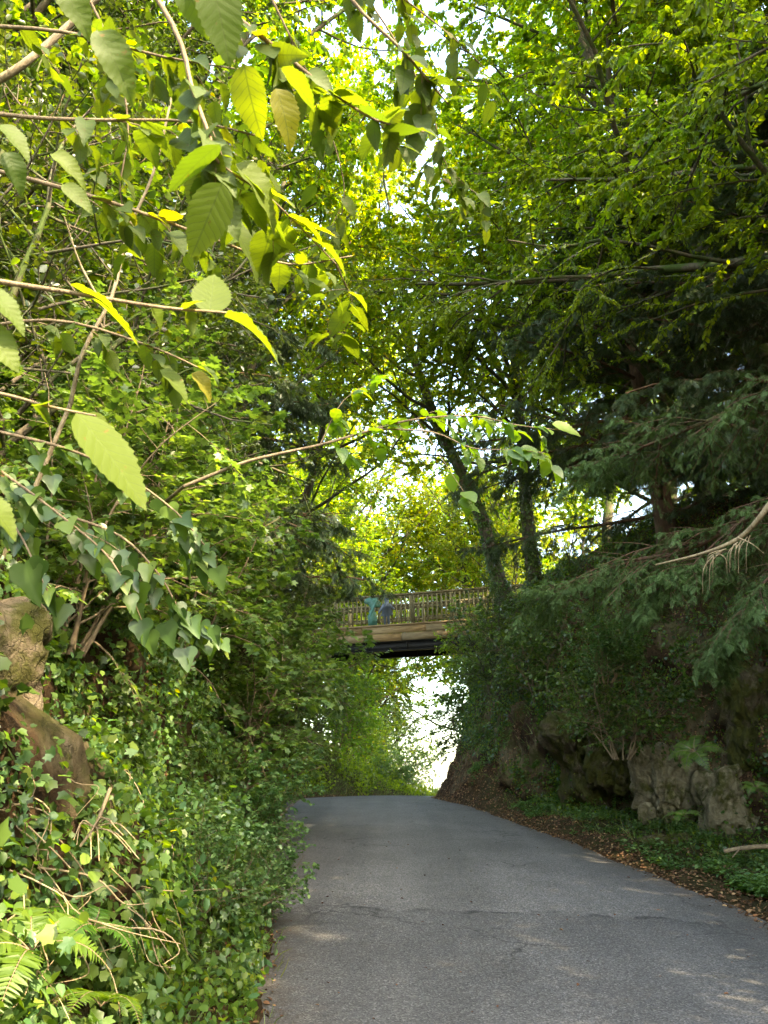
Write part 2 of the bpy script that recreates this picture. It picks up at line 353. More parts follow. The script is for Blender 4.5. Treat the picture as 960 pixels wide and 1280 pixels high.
# ------------------------------------------------------------------ growing
def grow(rng, P0, D, L, nseg, jit, grav):
    m = len(P0); pts = np.empty((m, nseg + 1, 3)); pts[:, 0] = P0; d = nrm(D)
    for i in range(nseg):
        d = nrm(d + rng.normal(0, jit, (m, 3)) + np.array([0, 0, grav]))
        pts[:, i + 1] = pts[:, i] + d * (L / nseg)[:, None]
    return pts
def sample(pts, t):
    m, k, _ = pts.shape; x = t * (k - 1); i = np.minimum(x.astype(int), k - 2); f = (x - i)[..., None]
    r = np.arange(m)[:, None]
    a = pts[r, i]; b = pts[r, i + 1]
    return a + (b - a) * f, nrm(b - a)
def spawn(rng, pts, rad, L, n, t0, t1, ang, angv, ratio, shape, flat=0.0, rmax=.6):
    m = len(pts)
    t = t0 + (t1 - t0) * (np.arange(n)[None] + rng.uniform(0, 1, (m, n))) / n
    P, T = sample(pts, t)
    ref = np.where(np.abs(T[..., 2:3]) > .92, np.array([1., 0, 0]), np.array([0, 0, 1.]))
    U = nrm(np.cross(T, ref)); W = np.cross(U, T)
    az = np.arange(n)[None] * 2.399 + rng.uniform(0, 6.28, (m, 1)) + rng.normal(0, .4, (m, n))
    if flat:
        az2 = np.where(np.arange(n)[None] % 2 == 0, 0.0, math.pi) + rng.normal(0, 1 - flat, (m, n)); az = az2
    a = R(ang) + rng.normal(0, R(angv), (m, n))
    D = np.cos(a)[..., None] * T + np.sin(a)[..., None] * (np.cos(az)[..., None] * U + np.sin(az)[..., None] * W)
    Lc = L[:, None] * ratio * shape(t) * rng.uniform(.7, 1.25, (m, n))
    k = rad.shape[1]; ri = np.take_along_axis(rad, np.minimum((t * (k - 1)).astype(int), k - 1), 1)
    rc = np.minimum(ri * rmax, Lc * .012 + .0015)
    return P.reshape(-1, 3), D.reshape(-1, 3), Lc.ravel(), rc.ravel()
def taper(r0, k, end=.25): return r0[:, None] * np.linspace(1, end, k)[None]

def leaf_points(rng, pts, n, spread, droop, upn=1.0, t0=.08):
    m = len(pts); t = t0 + (1 - t0) * (np.arange(n)[None] + rng.uniform(.2, .8, (m, n))) / n
    P, T = sample(pts, t)
    Z = np.array([0, 0, 1.]); S = nrm(np.cross(T, Z) + rng.normal(0, .15, T.shape))
    sg = np.where(np.arange(n)[None] % 2 == 0, 1., -1.)[..., None]
    A = T * .55 + S * sg * spread + Z * (-droop) + rng.normal(0, .3, T.shape)
    Nn = Z * upn + rng.normal(0, .45, T.shape)
    return P.reshape(-1, 3), A.reshape(-1, 3), Nn.reshape(-1, 3)

def make_tree(rng, H, r0, lv, leaf, wood, matl, lean=(0, 0), stems=1, spread=0.0, trunk_jit=.05, keep=None):
    """lv: list of dicts for levels 1.. ; leaf: dict(n, size, T, spread, droop)"""
    if stems == 1:
        P0 = np.zeros((1, 3)); D0 = np.array([[lean[0], lean[1], 1.]]); L0 = np.array([H * 1.])
    else:
        a = rng.uniform(0, 6.28, stems); s = rng.uniform(.3, 1, stems) * spread
        P0 = np.stack([np.cos(a) * .12, np.sin(a) * .12, a * 0], 1); D0 = np.stack([np.cos(a) * s + lean[0], np.sin(a) * s + lean[1], a * 0 + 1], 1); L0 = H * rng.uniform(.7, 1.1, stems)
    P0[:, 2] = -.4
    pts = grow(rng, P0, D0, L0 + .4, 14, trunk_jit, 0.02); rad = taper(np.full(len(pts), r0), 15, .12)
    rad[:, 0] *= 1.5; rad[:, 1] *= 1.08
    W = [(pts, rad, 9)]; L = L0
    for i, d in enumerate(lv):
        P, D, L, rc = spawn(rng, pts, rad, L, d['n'], d.get('t0', .2), d.get('t1', .98), d['ang'], d.get('angv', 12), d['ratio'], d.get('shape', lambda t: 1.15 - .6 * t), d.get('flat', 0))
        pts = grow(rng, P, D, L, d.get('seg', 5), d.get('jit', .12), d.get('grav', 0.0)); rad = taper(rc, pts.shape[1], .3)
        W.append((pts, rad, 5 if i == 0 else (4 if i == 1 else 3)))
    tips = pts
    if leaf.get('also'):            # leaves on the level before the last as well
        pass
    P, A, N = leaf_points(rng, tips, leaf['n'], leaf.get('spread', .8), leaf.get('droop', .25), leaf.get('upn', 1.0))
    sz = leaf['size'] * rng.uniform(.6, 1.2, len(P))
    lm = leaves('crown', P, A, N, sz, leaf['T'], M[matl], rng)
    tm = tubes(W, M[wood], 'trunk')
    return tm, lm

def place_tree(proto, name, label, cat, loc, rz=0, s=1.0, group=None, parts=('trunk', 'crown'), tilt=None):
    o = thing(name, label, cat, loc, rz, group, s)
    if tilt: o.rotation_euler = (Matrix.Rotation(tilt[1], 3, 'Y') @ Matrix.Rotation(tilt[0], 3, 'X') @ Matrix.Rotation(rz, 3, 'Z')).to_euler()
    for p, me in zip(parts, proto): ob(p, me, o)
    return o

# ------------------------------------------------------------------ value noise
def vnoise(P, seed=0):
    P = np.asarray(P, float); i = np.floor(P).astype(np.int64); f = P - i; f = f * f * (3 - 2 * f)
    def h(a):
        x = (a[..., 0] * 374761393 + a[..., 1] * 668265263 + a[..., 2] * 2147483647 + seed * 974634777) & 0xffffffff
        x = ((x ^ (x >> 13)) * 1274126177) & 0xffffffff
        return ((x ^ (x >> 16)) & 0xffff) / 65535.0
    r = 0
    for dx in (0, 1):
        for dy in (0, 1):
            for dz in (0, 1):
                wgt = (f[..., 0] if dx else 1 - f[..., 0]) * (f[..., 1] if dy else 1 - f[..., 1]) * (f[..., 2] if dz else 1 - f[..., 2])
                r = r + wgt * h(i + np.array([dx, dy, dz]))
    return r * 2 - 1
def fbm(P, oct=4, seed=0, gain=.5):
    P = np.asarray(P, float); r = 0; a = 1
    for o in range(oct): r = r + a * vnoise(P * 2 ** o + o * 17.3, seed + o); a *= gain
    return r

def cells(P, seed=0):
    # per-point random value and edge distance of a jittered cell pattern
    P = np.asarray(P, float); b = np.floor(P).astype(np.int64); best = np.full(P.shape[:-1], 9e9); sec = best.copy(); val = np.zeros(P.shape[:-1])
    def h(a, k):
        x = (a[..., 0] * 73856093 + a[..., 1] * 19349663 + a[..., 2] * 83492791 + (seed * 7 + k) * 2654435761) & 0xffffffff
        x = ((x ^ (x >> 15)) * 2246822519) & 0xffffffff; x = ((x ^ (x >> 13)) * 3266489917) & 0xffffffff
        return ((x ^ (x >> 16)) & 0xffff) / 65535.0
    for dx in (-1, 0, 1):
        for dy in (-1, 0, 1):
            for dz in (-1, 0, 1):
                c = b + np.array([dx, dy, dz]); f = c + np.stack([h(c, 1), h(c, 2), h(c, 3)], -1)
                d = np.linalg.norm(P - f, axis=-1); v = h(c, 4); m = d < best
                sec = np.where(m, best, np.minimum(sec, d)); val = np.where(m, v, val); best = np.where(m, d, best)
    return val * 2 - 1, sec - best

# ------------------------------------------------------------------ land form
def sstep(a, b, x):
    t = np.clip((np.asarray(x, float) - a) / (b - a), 0, 1); return t * t * (3 - 2 * t)
YL = [-60, -12, 0, 5.16, 6.08, 7.31, 10.87, 15.5, 18.8, 21.0, 22.5, 24.5, 26.5, 29, 32, 36, 45, 70]
VL = [.2, -.1, -.30, -.62, -.73, -.88, -1.32, -1.88, -2.28, -2.35, -2.1, -1.3, -.2, 1.7, 4.6, 9.2, 21, 55]
YR = [-60, -12, 0, 5.2, 7.31, 8.62, 10.1, 13.03, 16.66, 19.19, 21.03, 22.66, 24.5, 26.5, 29, 32, 36, 45, 70]
VR = [4.2, 3.7, 3.35, 3.3, 3.24, 3.23, 3.06, 2.75, 2.26, 1.85, 1.48, 1.28, 1.6, 2.7, 5.0, 8.3, 13, 25, 59]
def xl(y): return np.interp(y, YL, VL)
def xr(y): return np.interp(y, YR, VR)
ys_ = np.arange(-60, 700, .25)
sl_ = np.where(ys_ < 19, .0615, .0615 - (ys_ - 19) * .0123)
sl_ = np.where(ys_ > 24, np.maximum(0 - (ys_ - 24) * .012, -.10), sl_)
sl_ = np.where(ys_ > 90, -.0, sl_)
zz_ = np.cumsum(sl_) * .25; zz_ -= np.interp(0, ys_, zz_)
def zroad(y): return np.interp(y, ys_, zz_)
def prof_left(u, y):
    near = np.interp(u, [0, .25, .5, 1.1, 1.9, 3.0, 4.5, 9, 20, 400], [0, .03, .25, 1.9, 3.3, 4.5, 5.2, 6.2, 7, 9])
    far = np.interp(u, [0, .3, 1.0, 3, 5, 9, 20, 400], [0, .05, .5, 2.2, 4.3, 6.0, 7, 9])
    k = sstep(15, 21, y); h = near * (1 - k) + far * k
    return h * (1 - sstep(25, 33, y) * .97)
def prof_right(u, y):
    wv = np.interp(y, [-10, 6, 9, 12, 13.5, 17, 20, 22.5, 26], [2.0, 2.2, 2.4, 2.4, 1.9, 1.3, .7, .25, .3])
    vr = np.interp(y, [8, 20, 23], [.22, .28, .12])
    q = u - wv
    h = np.where(q < 0, np.clip((u - .22) / np.maximum(wv - .22, .05), 0, 1) * vr,
                 vr + np.interp(q, [0, .12, .35, .75, 1.5, 2.6, 4, 12, 40, 400], [0, .6, 2.2, 3.3, 4.6, 5.9, 6.3, 7.2, 8, 10]))
    hb = np.interp(u, [0, .15, .45, .9, 1.4, 2.0, 2.8, 4, 12, 40, 400], [0, .04, .55, 1.5, 2.9, 4.6, 5.7, 6.3, 7.2, 8, 10])
    k = sstep(17.5, 21.5, y); h = h * (1 - k) + hb * k
    return h * (1 - sstep(29, 38, y) * .95)

def terr(x, y):
    x = np.asarray(x, float); y = np.asarray(y, float)
    ul = xl(y) - x; ur = x - xr(y)
    return zroad(y) + np.where(ul > 0, prof_left(np.maximum(ul, 0), y), np.where(ur > 0, prof_right(np.maximum(ur, 0), y), 0))

def build_terrain():
    rows = np.concatenate([np.linspace(-60, -8, 14)[:-1], np.arange(-8, 30, .11), np.arange(30, 48, .5), np.geomspace(48, 700, 26)])
    uL = np.concatenate([-np.geomspace(400, 6, 18), -np.arange(5.8, 3, -.2), -np.arange(3, 0, -.06)])
    uR = np.concatenate([np.arange(.06, 4.4, .055), np.arange(4.4, 7, .2), np.geomspace(7.2, 400, 18)])
    nm = 5
    X = []; Yv = []; Z = []; RK = []; GR = []
    for y in rows:
        a, b = float(xl(y)), float(xr(y))
        x = np.concatenate([a + uL, np.linspace(a, b, nm), b + uR]); yy = np.full_like(x, y)
        X.append(x); Yv.append(yy)
    X = np.array(X); Yv = np.array(Yv); Z = terr(X, Yv)
    nl = len(uL)
    Z[:, nl:nl + nm] -= .03
    g = np.gradient(Z, axis=1) / np.maximum(np.gradient(X, axis=1), 1e-3)
    steep = sstep(.6, 1.8, np.abs(g))
    off = np.ones_like(X); off[:, nl:nl + nm] = 0
    amp = off * sstep(.0, .5, np.maximum(xl(Yv) - X, X - xr(Yv)))
    P = np.stack([X, Yv, Z], -1)
    strat = P @ np.array([[.9, .1, -.35], [.0, .8, .2], [.3, .25, 1.5]])
    n1 = fbm(strat * .9, 3, 1); n2 = fbm(strat * 2.6, 4, 7); n3 = fbm(P * 5, 3, 11)
    blocky = np.floor(fbm(strat * 1.3, 2, 23) * 4) / 4
    side = np.where(X > 1, -1., 1.)
    wp = P + .35 * np.stack([vnoise(P * 1.7, 3), vnoise(P * 1.7, 4), vnoise(P * 1.7, 5)], -1)
    c1, e1 = cells(wp @ np.array([[1., .1, -.3], [.1, .8, .5], [.2, .25, .9]]) * .8, 1); c2, e2 = cells(wp * np.array([2.3, 2.0, 1.6]), 2)
    crack = sstep(.16, .0, e1)
    X = X + side * steep * amp * np.where(side > 0, .45, 1.0 - .75 * sstep(18, 21, Yv)) * (.30 * n1 + .12 * n2 + .16 * c1 + .08 * c2 - .06 * crack + .22 * (1 - 1.4 * np.abs(fbm(strat * np.array([1.1, 1.1, .8]), 5, 77, .55))) - .16 + .07 * n3)
    Z = Z + amp * (.05 * n3 + .10 * n2 * (1 - steep) + .10 * n2 * steep + .25 * n1 * sstep(2, 6, amp * np.maximum(xl(Yv) - X, X - xr(Yv))))
    rk = sstep(.8, 1.9, np.abs(g)) * amp
    gr = np.where(X > 0, .5, .7) * amp * (1 - steep)
    m, n = X.shape; idx = np.arange(m * n).reshape(m, n)
    q = np.stack([idx[:-1, :-1], idx[:-1, 1:], idx[1:, 1:], idx[1:, :-1]], -1).reshape(-1, 4)
    V = np.stack([X, Yv, Z], -1)
    me = quads_mesh('terrain', V.reshape(-1, 3), q, M['terrain'], True, attrs={'rock': rk, 'green': gr})
    ob('terrain', me, kind='structure')
    return V, nl, nm, rows
TV, NL, NM, ROWS = build_terrain()

def build_road():
    rows = np.arange(-14, 40, .25); m = 17; V = []; E = []
    for y in rows:
        a, b = float(xl(y)), float(xr(y)); t = np.linspace(0, 1, m)
        wob = .05 * vnoise(np.array([[y * 1.7, 0, 3.], [y * 1.7, 9, 3.]]), 5)
        x = a - .1 + wob[0] + (b - a + .2 + wob[1]) * t
        z = zroad(y) + .012 + .045 * (1 - (2 * t - 1) ** 2)
        V.append(np.stack([x, np.full(m, y), z], 1)); E.append(sstep(.80, 1.0, np.abs(2 * t - 1)))
    V = np.array(V); idx = np.arange(V.shape[0] * m).reshape(-1, m)
    q = np.stack([idx[:-1, :-1], idx[:-1, 1:], idx[1:, 1:], idx[1:, :-1]], -1).reshape(-1, 4)
    ob('road', quads_mesh('road', V.reshape(-1, 3), q, M['asphalt'], True, attrs={'edge': np.array(E)}), kind='structure')
build_road()

# surface sampling of the terrain grid
ii, jj = TV.shape[:2]
P00, P10, P01, P11 = TV[:-1, :-1], TV[1:, :-1], TV[:-1, 1:], TV[1:, 1:]
NRM = np.cross(P01 - P00, P10 - P00); AREA = np.linalg.norm(NRM, axis=-1); NRM = NRM / np.maximum(AREA[..., None], 1e-12)
CEN = (P00 + P11) / 2
def scatter(rng, n, mask):
    a = (AREA * mask).ravel(); c = np.cumsum(a); k = np.searchsorted(c, rng.uniform(0, c[-1], n)); i, j = np.unravel_index(np.minimum(k, len(a) - 1), AREA.shape)
    s = rng.uniform(0, 1, (n, 1)); t = rng.uniform(0, 1, (n, 1))
    P = P00[i, j] * (1 - s) * (1 - t) + P10[i, j] * s * (1 - t) + P01[i, j] * (1 - s) * t + P11[i, j] * s * t
    return P, NRM[i, j]
cx, cy_, cz = CEN[..., 0], CEN[..., 1], CEN[..., 2]
UL = xl(cy_) - cx; UR = cx - xr(cy_)

def base(x, y, dz=0.0): return (x, y, float(terr(x, y)) + dz)

# ------------------------------------------------------------------ stuff on the ground
def hit(px, py, d0=.8, d1=80):           # where a photo pixel's sight line meets the land
    r = ray(px, py); prev = d0
    for d in np.arange(d0, d1, .05):
        p = np.array((0, 0, CAMZ)) + r * d
        if p[2] <= terr(p[0], p[1]): return p
    return np.array((0, 0, CAMZ)) + r * d1
TAN = [(hit(12, 800), .30), (hit(10, 870), .26), (hit(48, 955), .22)]
def ground_stuff():
    rng = RS(3)
    # ivy and low creepers over the bank beside the road
    clump = fbm(CEN * np.array([1.6, 1.6, 1.6]), 3, 31)
    mask = (UL > .12) & (UL < 6) & (cy_ > .2) & (cy_ < 15)
    mk = mask * sstep(-1.0, -.2, clump) * np.where(cy_ < 7, 1.6, 1.0)
    P, N = scatter(rng, 150000, mk)
    q = np.ones(len(P), bool)
    for c, r in TAN: q &= np.linalg.norm((P - c) * np.array([1, 1, .8]), axis=1) > r * rng.uniform(.75, 1.2, len(P))
    P, N = P[q], N[q]
    th = np.abs(rng.normal(0, .11, len(P))) * (1 + fbm(P * 2.2, 2, 5))
    P = P + N * np.abs(th)[:, None]
    A = rng.normal(0, .7, P.shape) + np.array([0, 0, -.7]) + N * .25
    NN = N * .6 + np.array([0, 0, .8]) + rng.normal(0, .35, P.shape)
    L = rng.uniform(.022, .062, len(P)) * (1 + .4 * (P[:, 1] > 8))
    h = rng.rand(len(P)) < .55
    kd = fbm(P * 1.4, 3, 83) + rng.normal(0, .22, len(P)); L = L * (1 + .35 * fbm(P * 2.1, 2, 85))
    for nm_, sel, tp, mt, q in (('ivy', kd < -.12, T_IVY, 'ivy', 1.1), ('creeping_leaves', (kd >= -.12) & (kd < .16), T_MAPLE, 'maple', 1.15), ('herb_leaves', (kd >= .16) & (kd < .42), T_OVAL, 'cover', 1.15), ('nettle_leaves', kd >= .42, T_ROUND, 'hazel', .9)):
        ob(nm_, leaves(nm_, P[sel], A[sel], NN[sel], L[sel] * q, tp, M[mt], rng), kind='stuff')
    # undergrowth on the far bank below the bridge
    mk = (UL > .3) & (UL < 9) & (cy_ > 14) & (cy_ < 34); mk = mk * sstep(-.5, .1, fbm(CEN * .9, 3, 91))
    P, N = scatter(rng, 40000, mk); P = P + N * (np.abs(rng.normal(0, .22, len(P))))[:, None]
    ob('undergrowth', leaves('undergrowth', P, rng.normal(0, .7, P.shape) + np.array([0, 0, -.3]), np.array([0, 0, .9]) + rng.normal(0, .4, P.shape), rng.uniform(.06, .13, len(P)), T_OVAL, M['beech'], rng), kind='stuff')
    # low herbs on the verge below the rock
    mk = (UR > .45) & (UR < 2.3) & (cy_ > 4.5) & (cy_ < 21)
    cl = fbm(CEN * 1.5, 3, 41)
    mk = mk * sstep(-.25, .25, cl + .55 * sstep(10, 7.5, cy_)) * (1 + 2 * sstep(10.5, 8, cy_))
    P, N = scatter(rng, 5200, mk); n = 11
    hgt = rng.uniform(.05, .15, len(P)) * (1 + 1.1 * sstep(10, 8, P[:, 1]))
    PP = np.repeat(P, n, 0); k = np.tile(np.arange(n), len(P)); az = k * 2.4 + np.repeat(rng.uniform(0, 6.28, len(P)), n)
    H = np.repeat(hgt, n) * (.35 + .65 * k / n)
    D = np.stack([np.cos(az), np.sin(az), np.zeros_like(az)], 1)
    PP = PP + D * .02 + np.array([0, 0, 1.]) * H[:, None]
    A = D + np.array([0, 0, .15]) + rng.normal(0, .25, PP.shape); NN = np.array([0, 0, 1.]) + rng.normal(0, .25, PP.shape)
    ob('ground_cover', leaves('ground_cover', PP, A, NN, rng.uniform(.035, .075, len(PP)), T_OVAL, M['verge'], rng), kind='stuff')
    # ivy, moss sprigs and seedlings over the shaded rock
    mk = (UR > .9) & (UR < 7) & (cy_ > 5) & (cy_ < 27)
    mk = mk * sstep(-.45, .2, fbm(CEN * np.array([.9, .9, .7]), 4, 71)) * np.where(cy_ > 17, 1.8, np.where(cy_ < 15, .55, 1.0))
    P, N = scatter(rng, 95000, mk)
    P = P + N * (np.abs(rng.normal(0, .12, len(P))) * (1 + fbm(P * 1.8, 2, 6)))[:, None]
    A = rng.normal(0, .6, P.shape) + np.array([0, 0, -.7]) + N * .3
    NN = N * .6 + np.array([0, 0, .8]) + rng.normal(0, .35, P.shape)
    h = rng.rand(len(P)) < .6
    ob('rock_ivy', leaves('rock_ivy', P[h], A[h], NN[h], rng.uniform(.03, .075, h.sum()), T_IVY, M['ivy'], rng), kind='stuff')
    ob('rock_creepers', leaves('rock_creepers', P[~h], A[~h], NN[~h], rng.uniform(.02, .06, (~h).sum()), T_OVAL, M['beech'], rng), kind='stuff')
    # dry leaves: along both edges of the road, down the gullies of the rock and on the bank
    e = np.where((UR > -.22) & (UR < .75), 1.0, 0) * (cy_ > 3) * (cy_ < 26) * 2.2
    e = e + np.where((UL > -.12) & (UL < .45), .8, 0) * (cy_ > 3) * (cy_ < 27)
    e = e + ((UR > .75) & (UR < 6) & (cy_ > 5) & (cy_ < 24)) * sstep(-.1, .4, fbm(CEN * np.array([1.4, 1.4, .4]), 3, 51)) * 1.6
    e = e + ((UL > .3) & (UL < 5) & (cy_ > 0) & (cy_ < 34)) * sstep(.1, .6, fbm(CEN * 1.3, 3, 57)) * .6
    P, N = scatter(rng, 52000, e)
    inroad = (UR_(P) < 0) & (UL_(P) < 0)
    P = P + N * (.012 + rng.rand(len(P), 1) * .02) + np.array([0, 0, .03]) * inroad[:, None]
    A = rng.normal(0, 1, P.shape); A = A - (A * N).sum(1, keepdims=True) * N * .8
    ob('fallen_leaves', leaves('fallen_leaves', P, A, N + rng.normal(0, .35, P.shape), rng.uniform(.022, .055, len(P)), T_OVAL, M['litter'], rng), kind='stuff')
    # a few stray leaves and bits on the tarmac
    m = 340; y = rng.uniform(3.5, 22, m); t = rng.beta(.35, .35, m); x = xl(y) + t * (xr(y) - xl(y))
    P = np.stack([x, y, zroad(y) + .018 + .045 * (1 - (2 * t - 1) ** 2)], 1)
    ob('stray_leaves', leaves('stray_leaves', P, rng.normal(0, 1, (m, 3)) * np.array([1, 1, .05]), np.array([0, 0, 1.]) + rng.normal(0, .15, (m, 3)), rng.uniform(.015, .04, m), T_OVAL, M['litter'], rng), kind='stuff')
    # rough grass at the foot of the bank
    P, N = scatter(rng, 16000, ((UL > -.02) & (UL < .55) & (cy_ > 3) & (cy_ < 20)) * sstep(-.3, .3, fbm(CEN * 1.8, 2, 61)) + .5 * ((UR > .6) & (UR < 2.0) & (cy_ > 9) & (cy_ < 22)) + 1.0 * ((UL > .2) & (UL < 3) & (cy_ > 17) & (cy_ < 32)))
    A = np.array([0, 0, 1.]) + rng.normal(0, .45, P.shape) + np.where(P[:, :1] < 0, 1, -1) * np.array([.3, 0, 0])
    ob('grass', leaves('grass', P, A, rng.normal(0, 1, P.shape), rng.uniform(.07, .24, len(P)), tpl([(-.025, 0, 0), (.025, 0, 0), (.018, .6, -.1), (0, 1, -.42), (-.018, .6, -.1)], [(0, 1, 2, 4), (4, 2, 3)]), M['grass'], rng), kind='stuff')
def UR_(P): return P[:, 0] - xr(P[:, 1])
def UL_(P): return xl(P[:, 1]) - P[:, 0]
ground_stuff()

# ------------------------------------------------------------------ tree kinds
def kinds():
    K = {}
    r = RS(11)
    K['airy'] = make_tree(r, 13, .20, [dict(n=34, t0=.28, ang=52, ratio=.36, grav=.05, jit=.10, seg=6), dict(n=9, t0=.2, ang=45, ratio=.42, grav=-.01), dict(n=6, t0=.15, ang=45, ratio=.5, grav=-.05, seg=4)],
                          dict(n=26, size=.125, T=T_OVAL, droop=.35), 'bark', 'airy')
    r = RS(12)
    K['airier'] = make_tree(r, 15, .22, [dict(n=26, t0=.33, ang=48, ratio=.34, grav=.07, jit=.12, seg=6), dict(n=9, t0=.2, ang=48, ratio=.42, grav=0), dict(n=6, t0=.15, ang=45, ratio=.5, grav=-.05, seg=4)],
                            dict(n=22, size=.12, T=T_OVAL, droop=.4), 'bark', 'airy', lean=(.05, .03))
    r = RS(33)
    K['tall'] = make_tree(r, 17, .24, [dict(n=30, t0=.50, ang=60, ratio=.34, grav=.03, jit=.10, seg=6), dict(n=10, t0=.2, ang=48, ratio=.42, grav=0), dict(n=6, t0=.15, ang=45, ratio=.5, grav=-.06, seg=4)],
                          dict(n=24, size=.14, T=T_OVAL, droop=.35), 'bark', 'airy')
    r = RS(13)
    K['beech'] = make_tree(r, 14, .24, [dict(n=42, t0=.12, ang=66, ratio=.42, grav=.01, jit=.10, seg=7), dict(n=13, t0=.15, ang=48, ratio=.42, grav=-.05, flat=.6), dict(n=8, t0=.1, ang=42, ratio=.45, grav=-.14, seg=4, flat=.4)],
                           dict(n=38, size=.088, T=T_OVAL, droop=.45, upn=.8), 'bark', 'beech')
    r = RS(14)
    K['dense'] = make_tree(r, 8, .14, [dict(n=44, t0=.05, ang=64, ratio=.40, grav=.03, jit=.12, seg=6), dict(n=11, t0=.15, ang=50, ratio=.42), dict(n=7, t0=.1, ang=50, ratio=.45, seg=3)],
                           dict(n=20, size=.064, T=T_OVAL, droop=.1, upn=.7), 'bark', 'dark')
    r = RS(15)
    K['yew'] = make_tree(r, 9, .26, [dict(n=46, t0=.08, ang=82, angv=10, ratio=.46, grav=-.035, jit=.06, seg=8, shape=lambda t: 1.2 - .75 * t), dict(n=16, t0=.12, ang=52, ratio=.30, grav=-.10, flat=.75, jit=.06), dict(n=7, t0=.1, ang=45, ratio=.40, grav=-.16, seg=3, flat=.5, jit=.07)],
                         dict(n=14, size=.16, T=T_SPRIG, droop=.55, spread=.7, upn=1.0), 'yewbark', 'yew')
    r = RS(16)
    K['hazel'] = make_tree(r, 3.2, .022, [dict(n=13, t0=.15, ang=45, ratio=.38, grav=-.02, jit=.12, seg=6), dict(n=6, t0=.15, ang=45, ratio=.5, grav=-.04, seg=4)],
                           dict(n=10, size=.085, T=T_ROUND, droop=.25), 'twig', 'hazel', stems=11, spread=.6, trunk_jit=.10)
    r = RS(17)
    K['maple'] = make_tree(r, 2.1, .018, [dict(n=13, t0=.1, ang=58, ratio=.5, grav=-.03, jit=.10, seg=6), dict(n=6, t0=.15, ang=45, ratio=.5, grav=-.03, seg=4, flat=.7)],
                           dict(n=10, size=.078, T=T_MAPLE, droop=.22, upn=1.4), 'twig', 'maple', stems=9, spread=.7, trunk_jit=.10)
    r = RS(18)
    K['bush'] = make_tree(r, 1.0, .009, [dict(n=12, t0=.1, ang=50, ratio=.5, seg=4), dict(n=5, t0=.1, ang=45, ratio=.5, seg=3)],
                          dict(n=9, size=.046, T=T_ROUND, droop=.15, upn=1.2), 'twig', 'cover', stems=12, spread=1.0, trunk_jit=.12)
    r = RS(19)
    K['ivybush'] = make_tree(r, 1.5, .012, [dict(n=12, t0=.1, ang=55, ratio=.45, seg=4, grav=-.04), dict(n=5, t0=.1, ang=45, ratio=.5, seg=3, grav=-.08)],
                             dict(n=8, size=.062, T=T_IVY, droop=.6, upn=.9), 'twig', 'ivy', stems=10, spread=.9, trunk_jit=.12)
    r = RS(20)
    K['holly'] = make_tree(r, 2.6, .03, [dict(n=20, t0=.06, ang=60, ratio=.45, seg=5), dict(n=7, t0=.1, ang=50, ratio=.45, seg=3)],
                           dict(n=11, size=.050, T=T_OVAL, droop=.1, upn=.7), 'bark', 'dark', stems=5, spread=.5, trunk_jit=.10)
    r = RS(21)
    K['far'] = make_tree(r, 9, .2, [dict(n=30, t0=.06, ang=60, ratio=.45, seg=5), dict(n=10, t0=.1, ang=48, ratio=.45, seg=4), dict(n=5, t0=.1, ang=48, ratio=.5, seg=3)],
                         dict(n=12, size=.14, T=T_DIA, droop=.3), 'bark', 'fartree')
    return K
K = kinds()

def T(kind, name, label, x, y, rz, s, group=None, dz=-.1, tilt=None, z=None, parts=('trunk', 'crown')):
    loc = base(x, y, dz) if z is None else (x, y, z)
    return place_tree(K[kind], name, label, 'tree' if 'tree' in name else 'shrub', loc, R(rz), s, group, parts, tilt)

def ivy_on(root, seed, z1=6.5):
    tr = [c for c in root.children if c.name.startswith('trunk')][0]; n = 15 * 9
    co = np.array([tr.data.vertices[i].co[:] for i in range(n)]).reshape(15, 9, 3); ax = co.mean(1); rng = RS(seed); m = 1700
    t = rng.uniform(0, 1, m) ** 1.3 * (z1 / ax[-1, 2]) * 14; i = np.minimum(t.astype(int), 13); f = (t - i)[:, None]; j = rng.randint(0, 9, m); g = rng.rand(m, 1)
    ring = (co[i, j] * (1 - g) + co[i, (j + 1) % 9] * g) * (1 - f) + (co[i + 1, j] * (1 - g) + co[i + 1, (j + 1) % 9] * g) * f
    out = nrm(ring - (ax[i] * (1 - f) + ax[i + 1] * f)); P = ring + out * np.abs(rng.normal(0, .05, (m, 1)))
    ob('ivy', leaves('ivy', P, out * .4 + rng.normal(0, .6, P.shape) + np.array([0, 0, -.5]), out + np.array([0, 0, .5]) + rng.normal(0, .4, P.shape), rng.uniform(.05, .10, m), T_IVY, M['ivy'], rng), root)

# beyond the footbridge
T('airy', 'ash_tree', 'bright yellow-green tree standing just behind the middle of the footbridge', -1.6, 36, 20, 1.1, 'trees beyond the footbridge')
T('airier', 'ash_tree', 'sunlit tree behind the shaded end of the footbridge beside the dark bank', 6.6, 36, 140, 1.1, 'trees beyond the footbridge')
T('airy', 'ash_tree', 'yellow-green tree whose thin trunk shows under the footbridge above the leafy bank', -4.2, 32, 250, .95, 'trees beyond the footbridge')
T('airier', 'ash_tree', 'tall pale tree farthest back over the bridge, its crown against the sky', -2.0, 54, 75, 1.5, 'trees beyond the footbridge')
T('airy', 'ash_tree', 'tree behind the end of the footbridge hidden in dark yew branches', -8.0, 36, 310, 1.3, 'trees beyond the footbridge')
T('airy', 'ash_tree', 'sunlit tree far behind the two dark ivy-grown trunks', 10.5, 44, 190, 1.4, 'trees beyond the footbridge')
T('airy', 'ash_tree', 'broad bright tree behind the railing between the turquoise board and the leaning trunk', 5.2, 50, 120, 1.5, 'trees beyond the footbridge')
T('airy', 'ash_tree', 'low yellow-green tree under the footbridge at the edge of the sky gap', -2.6, 40, 170, .75, 'trees beyond the footbridge')
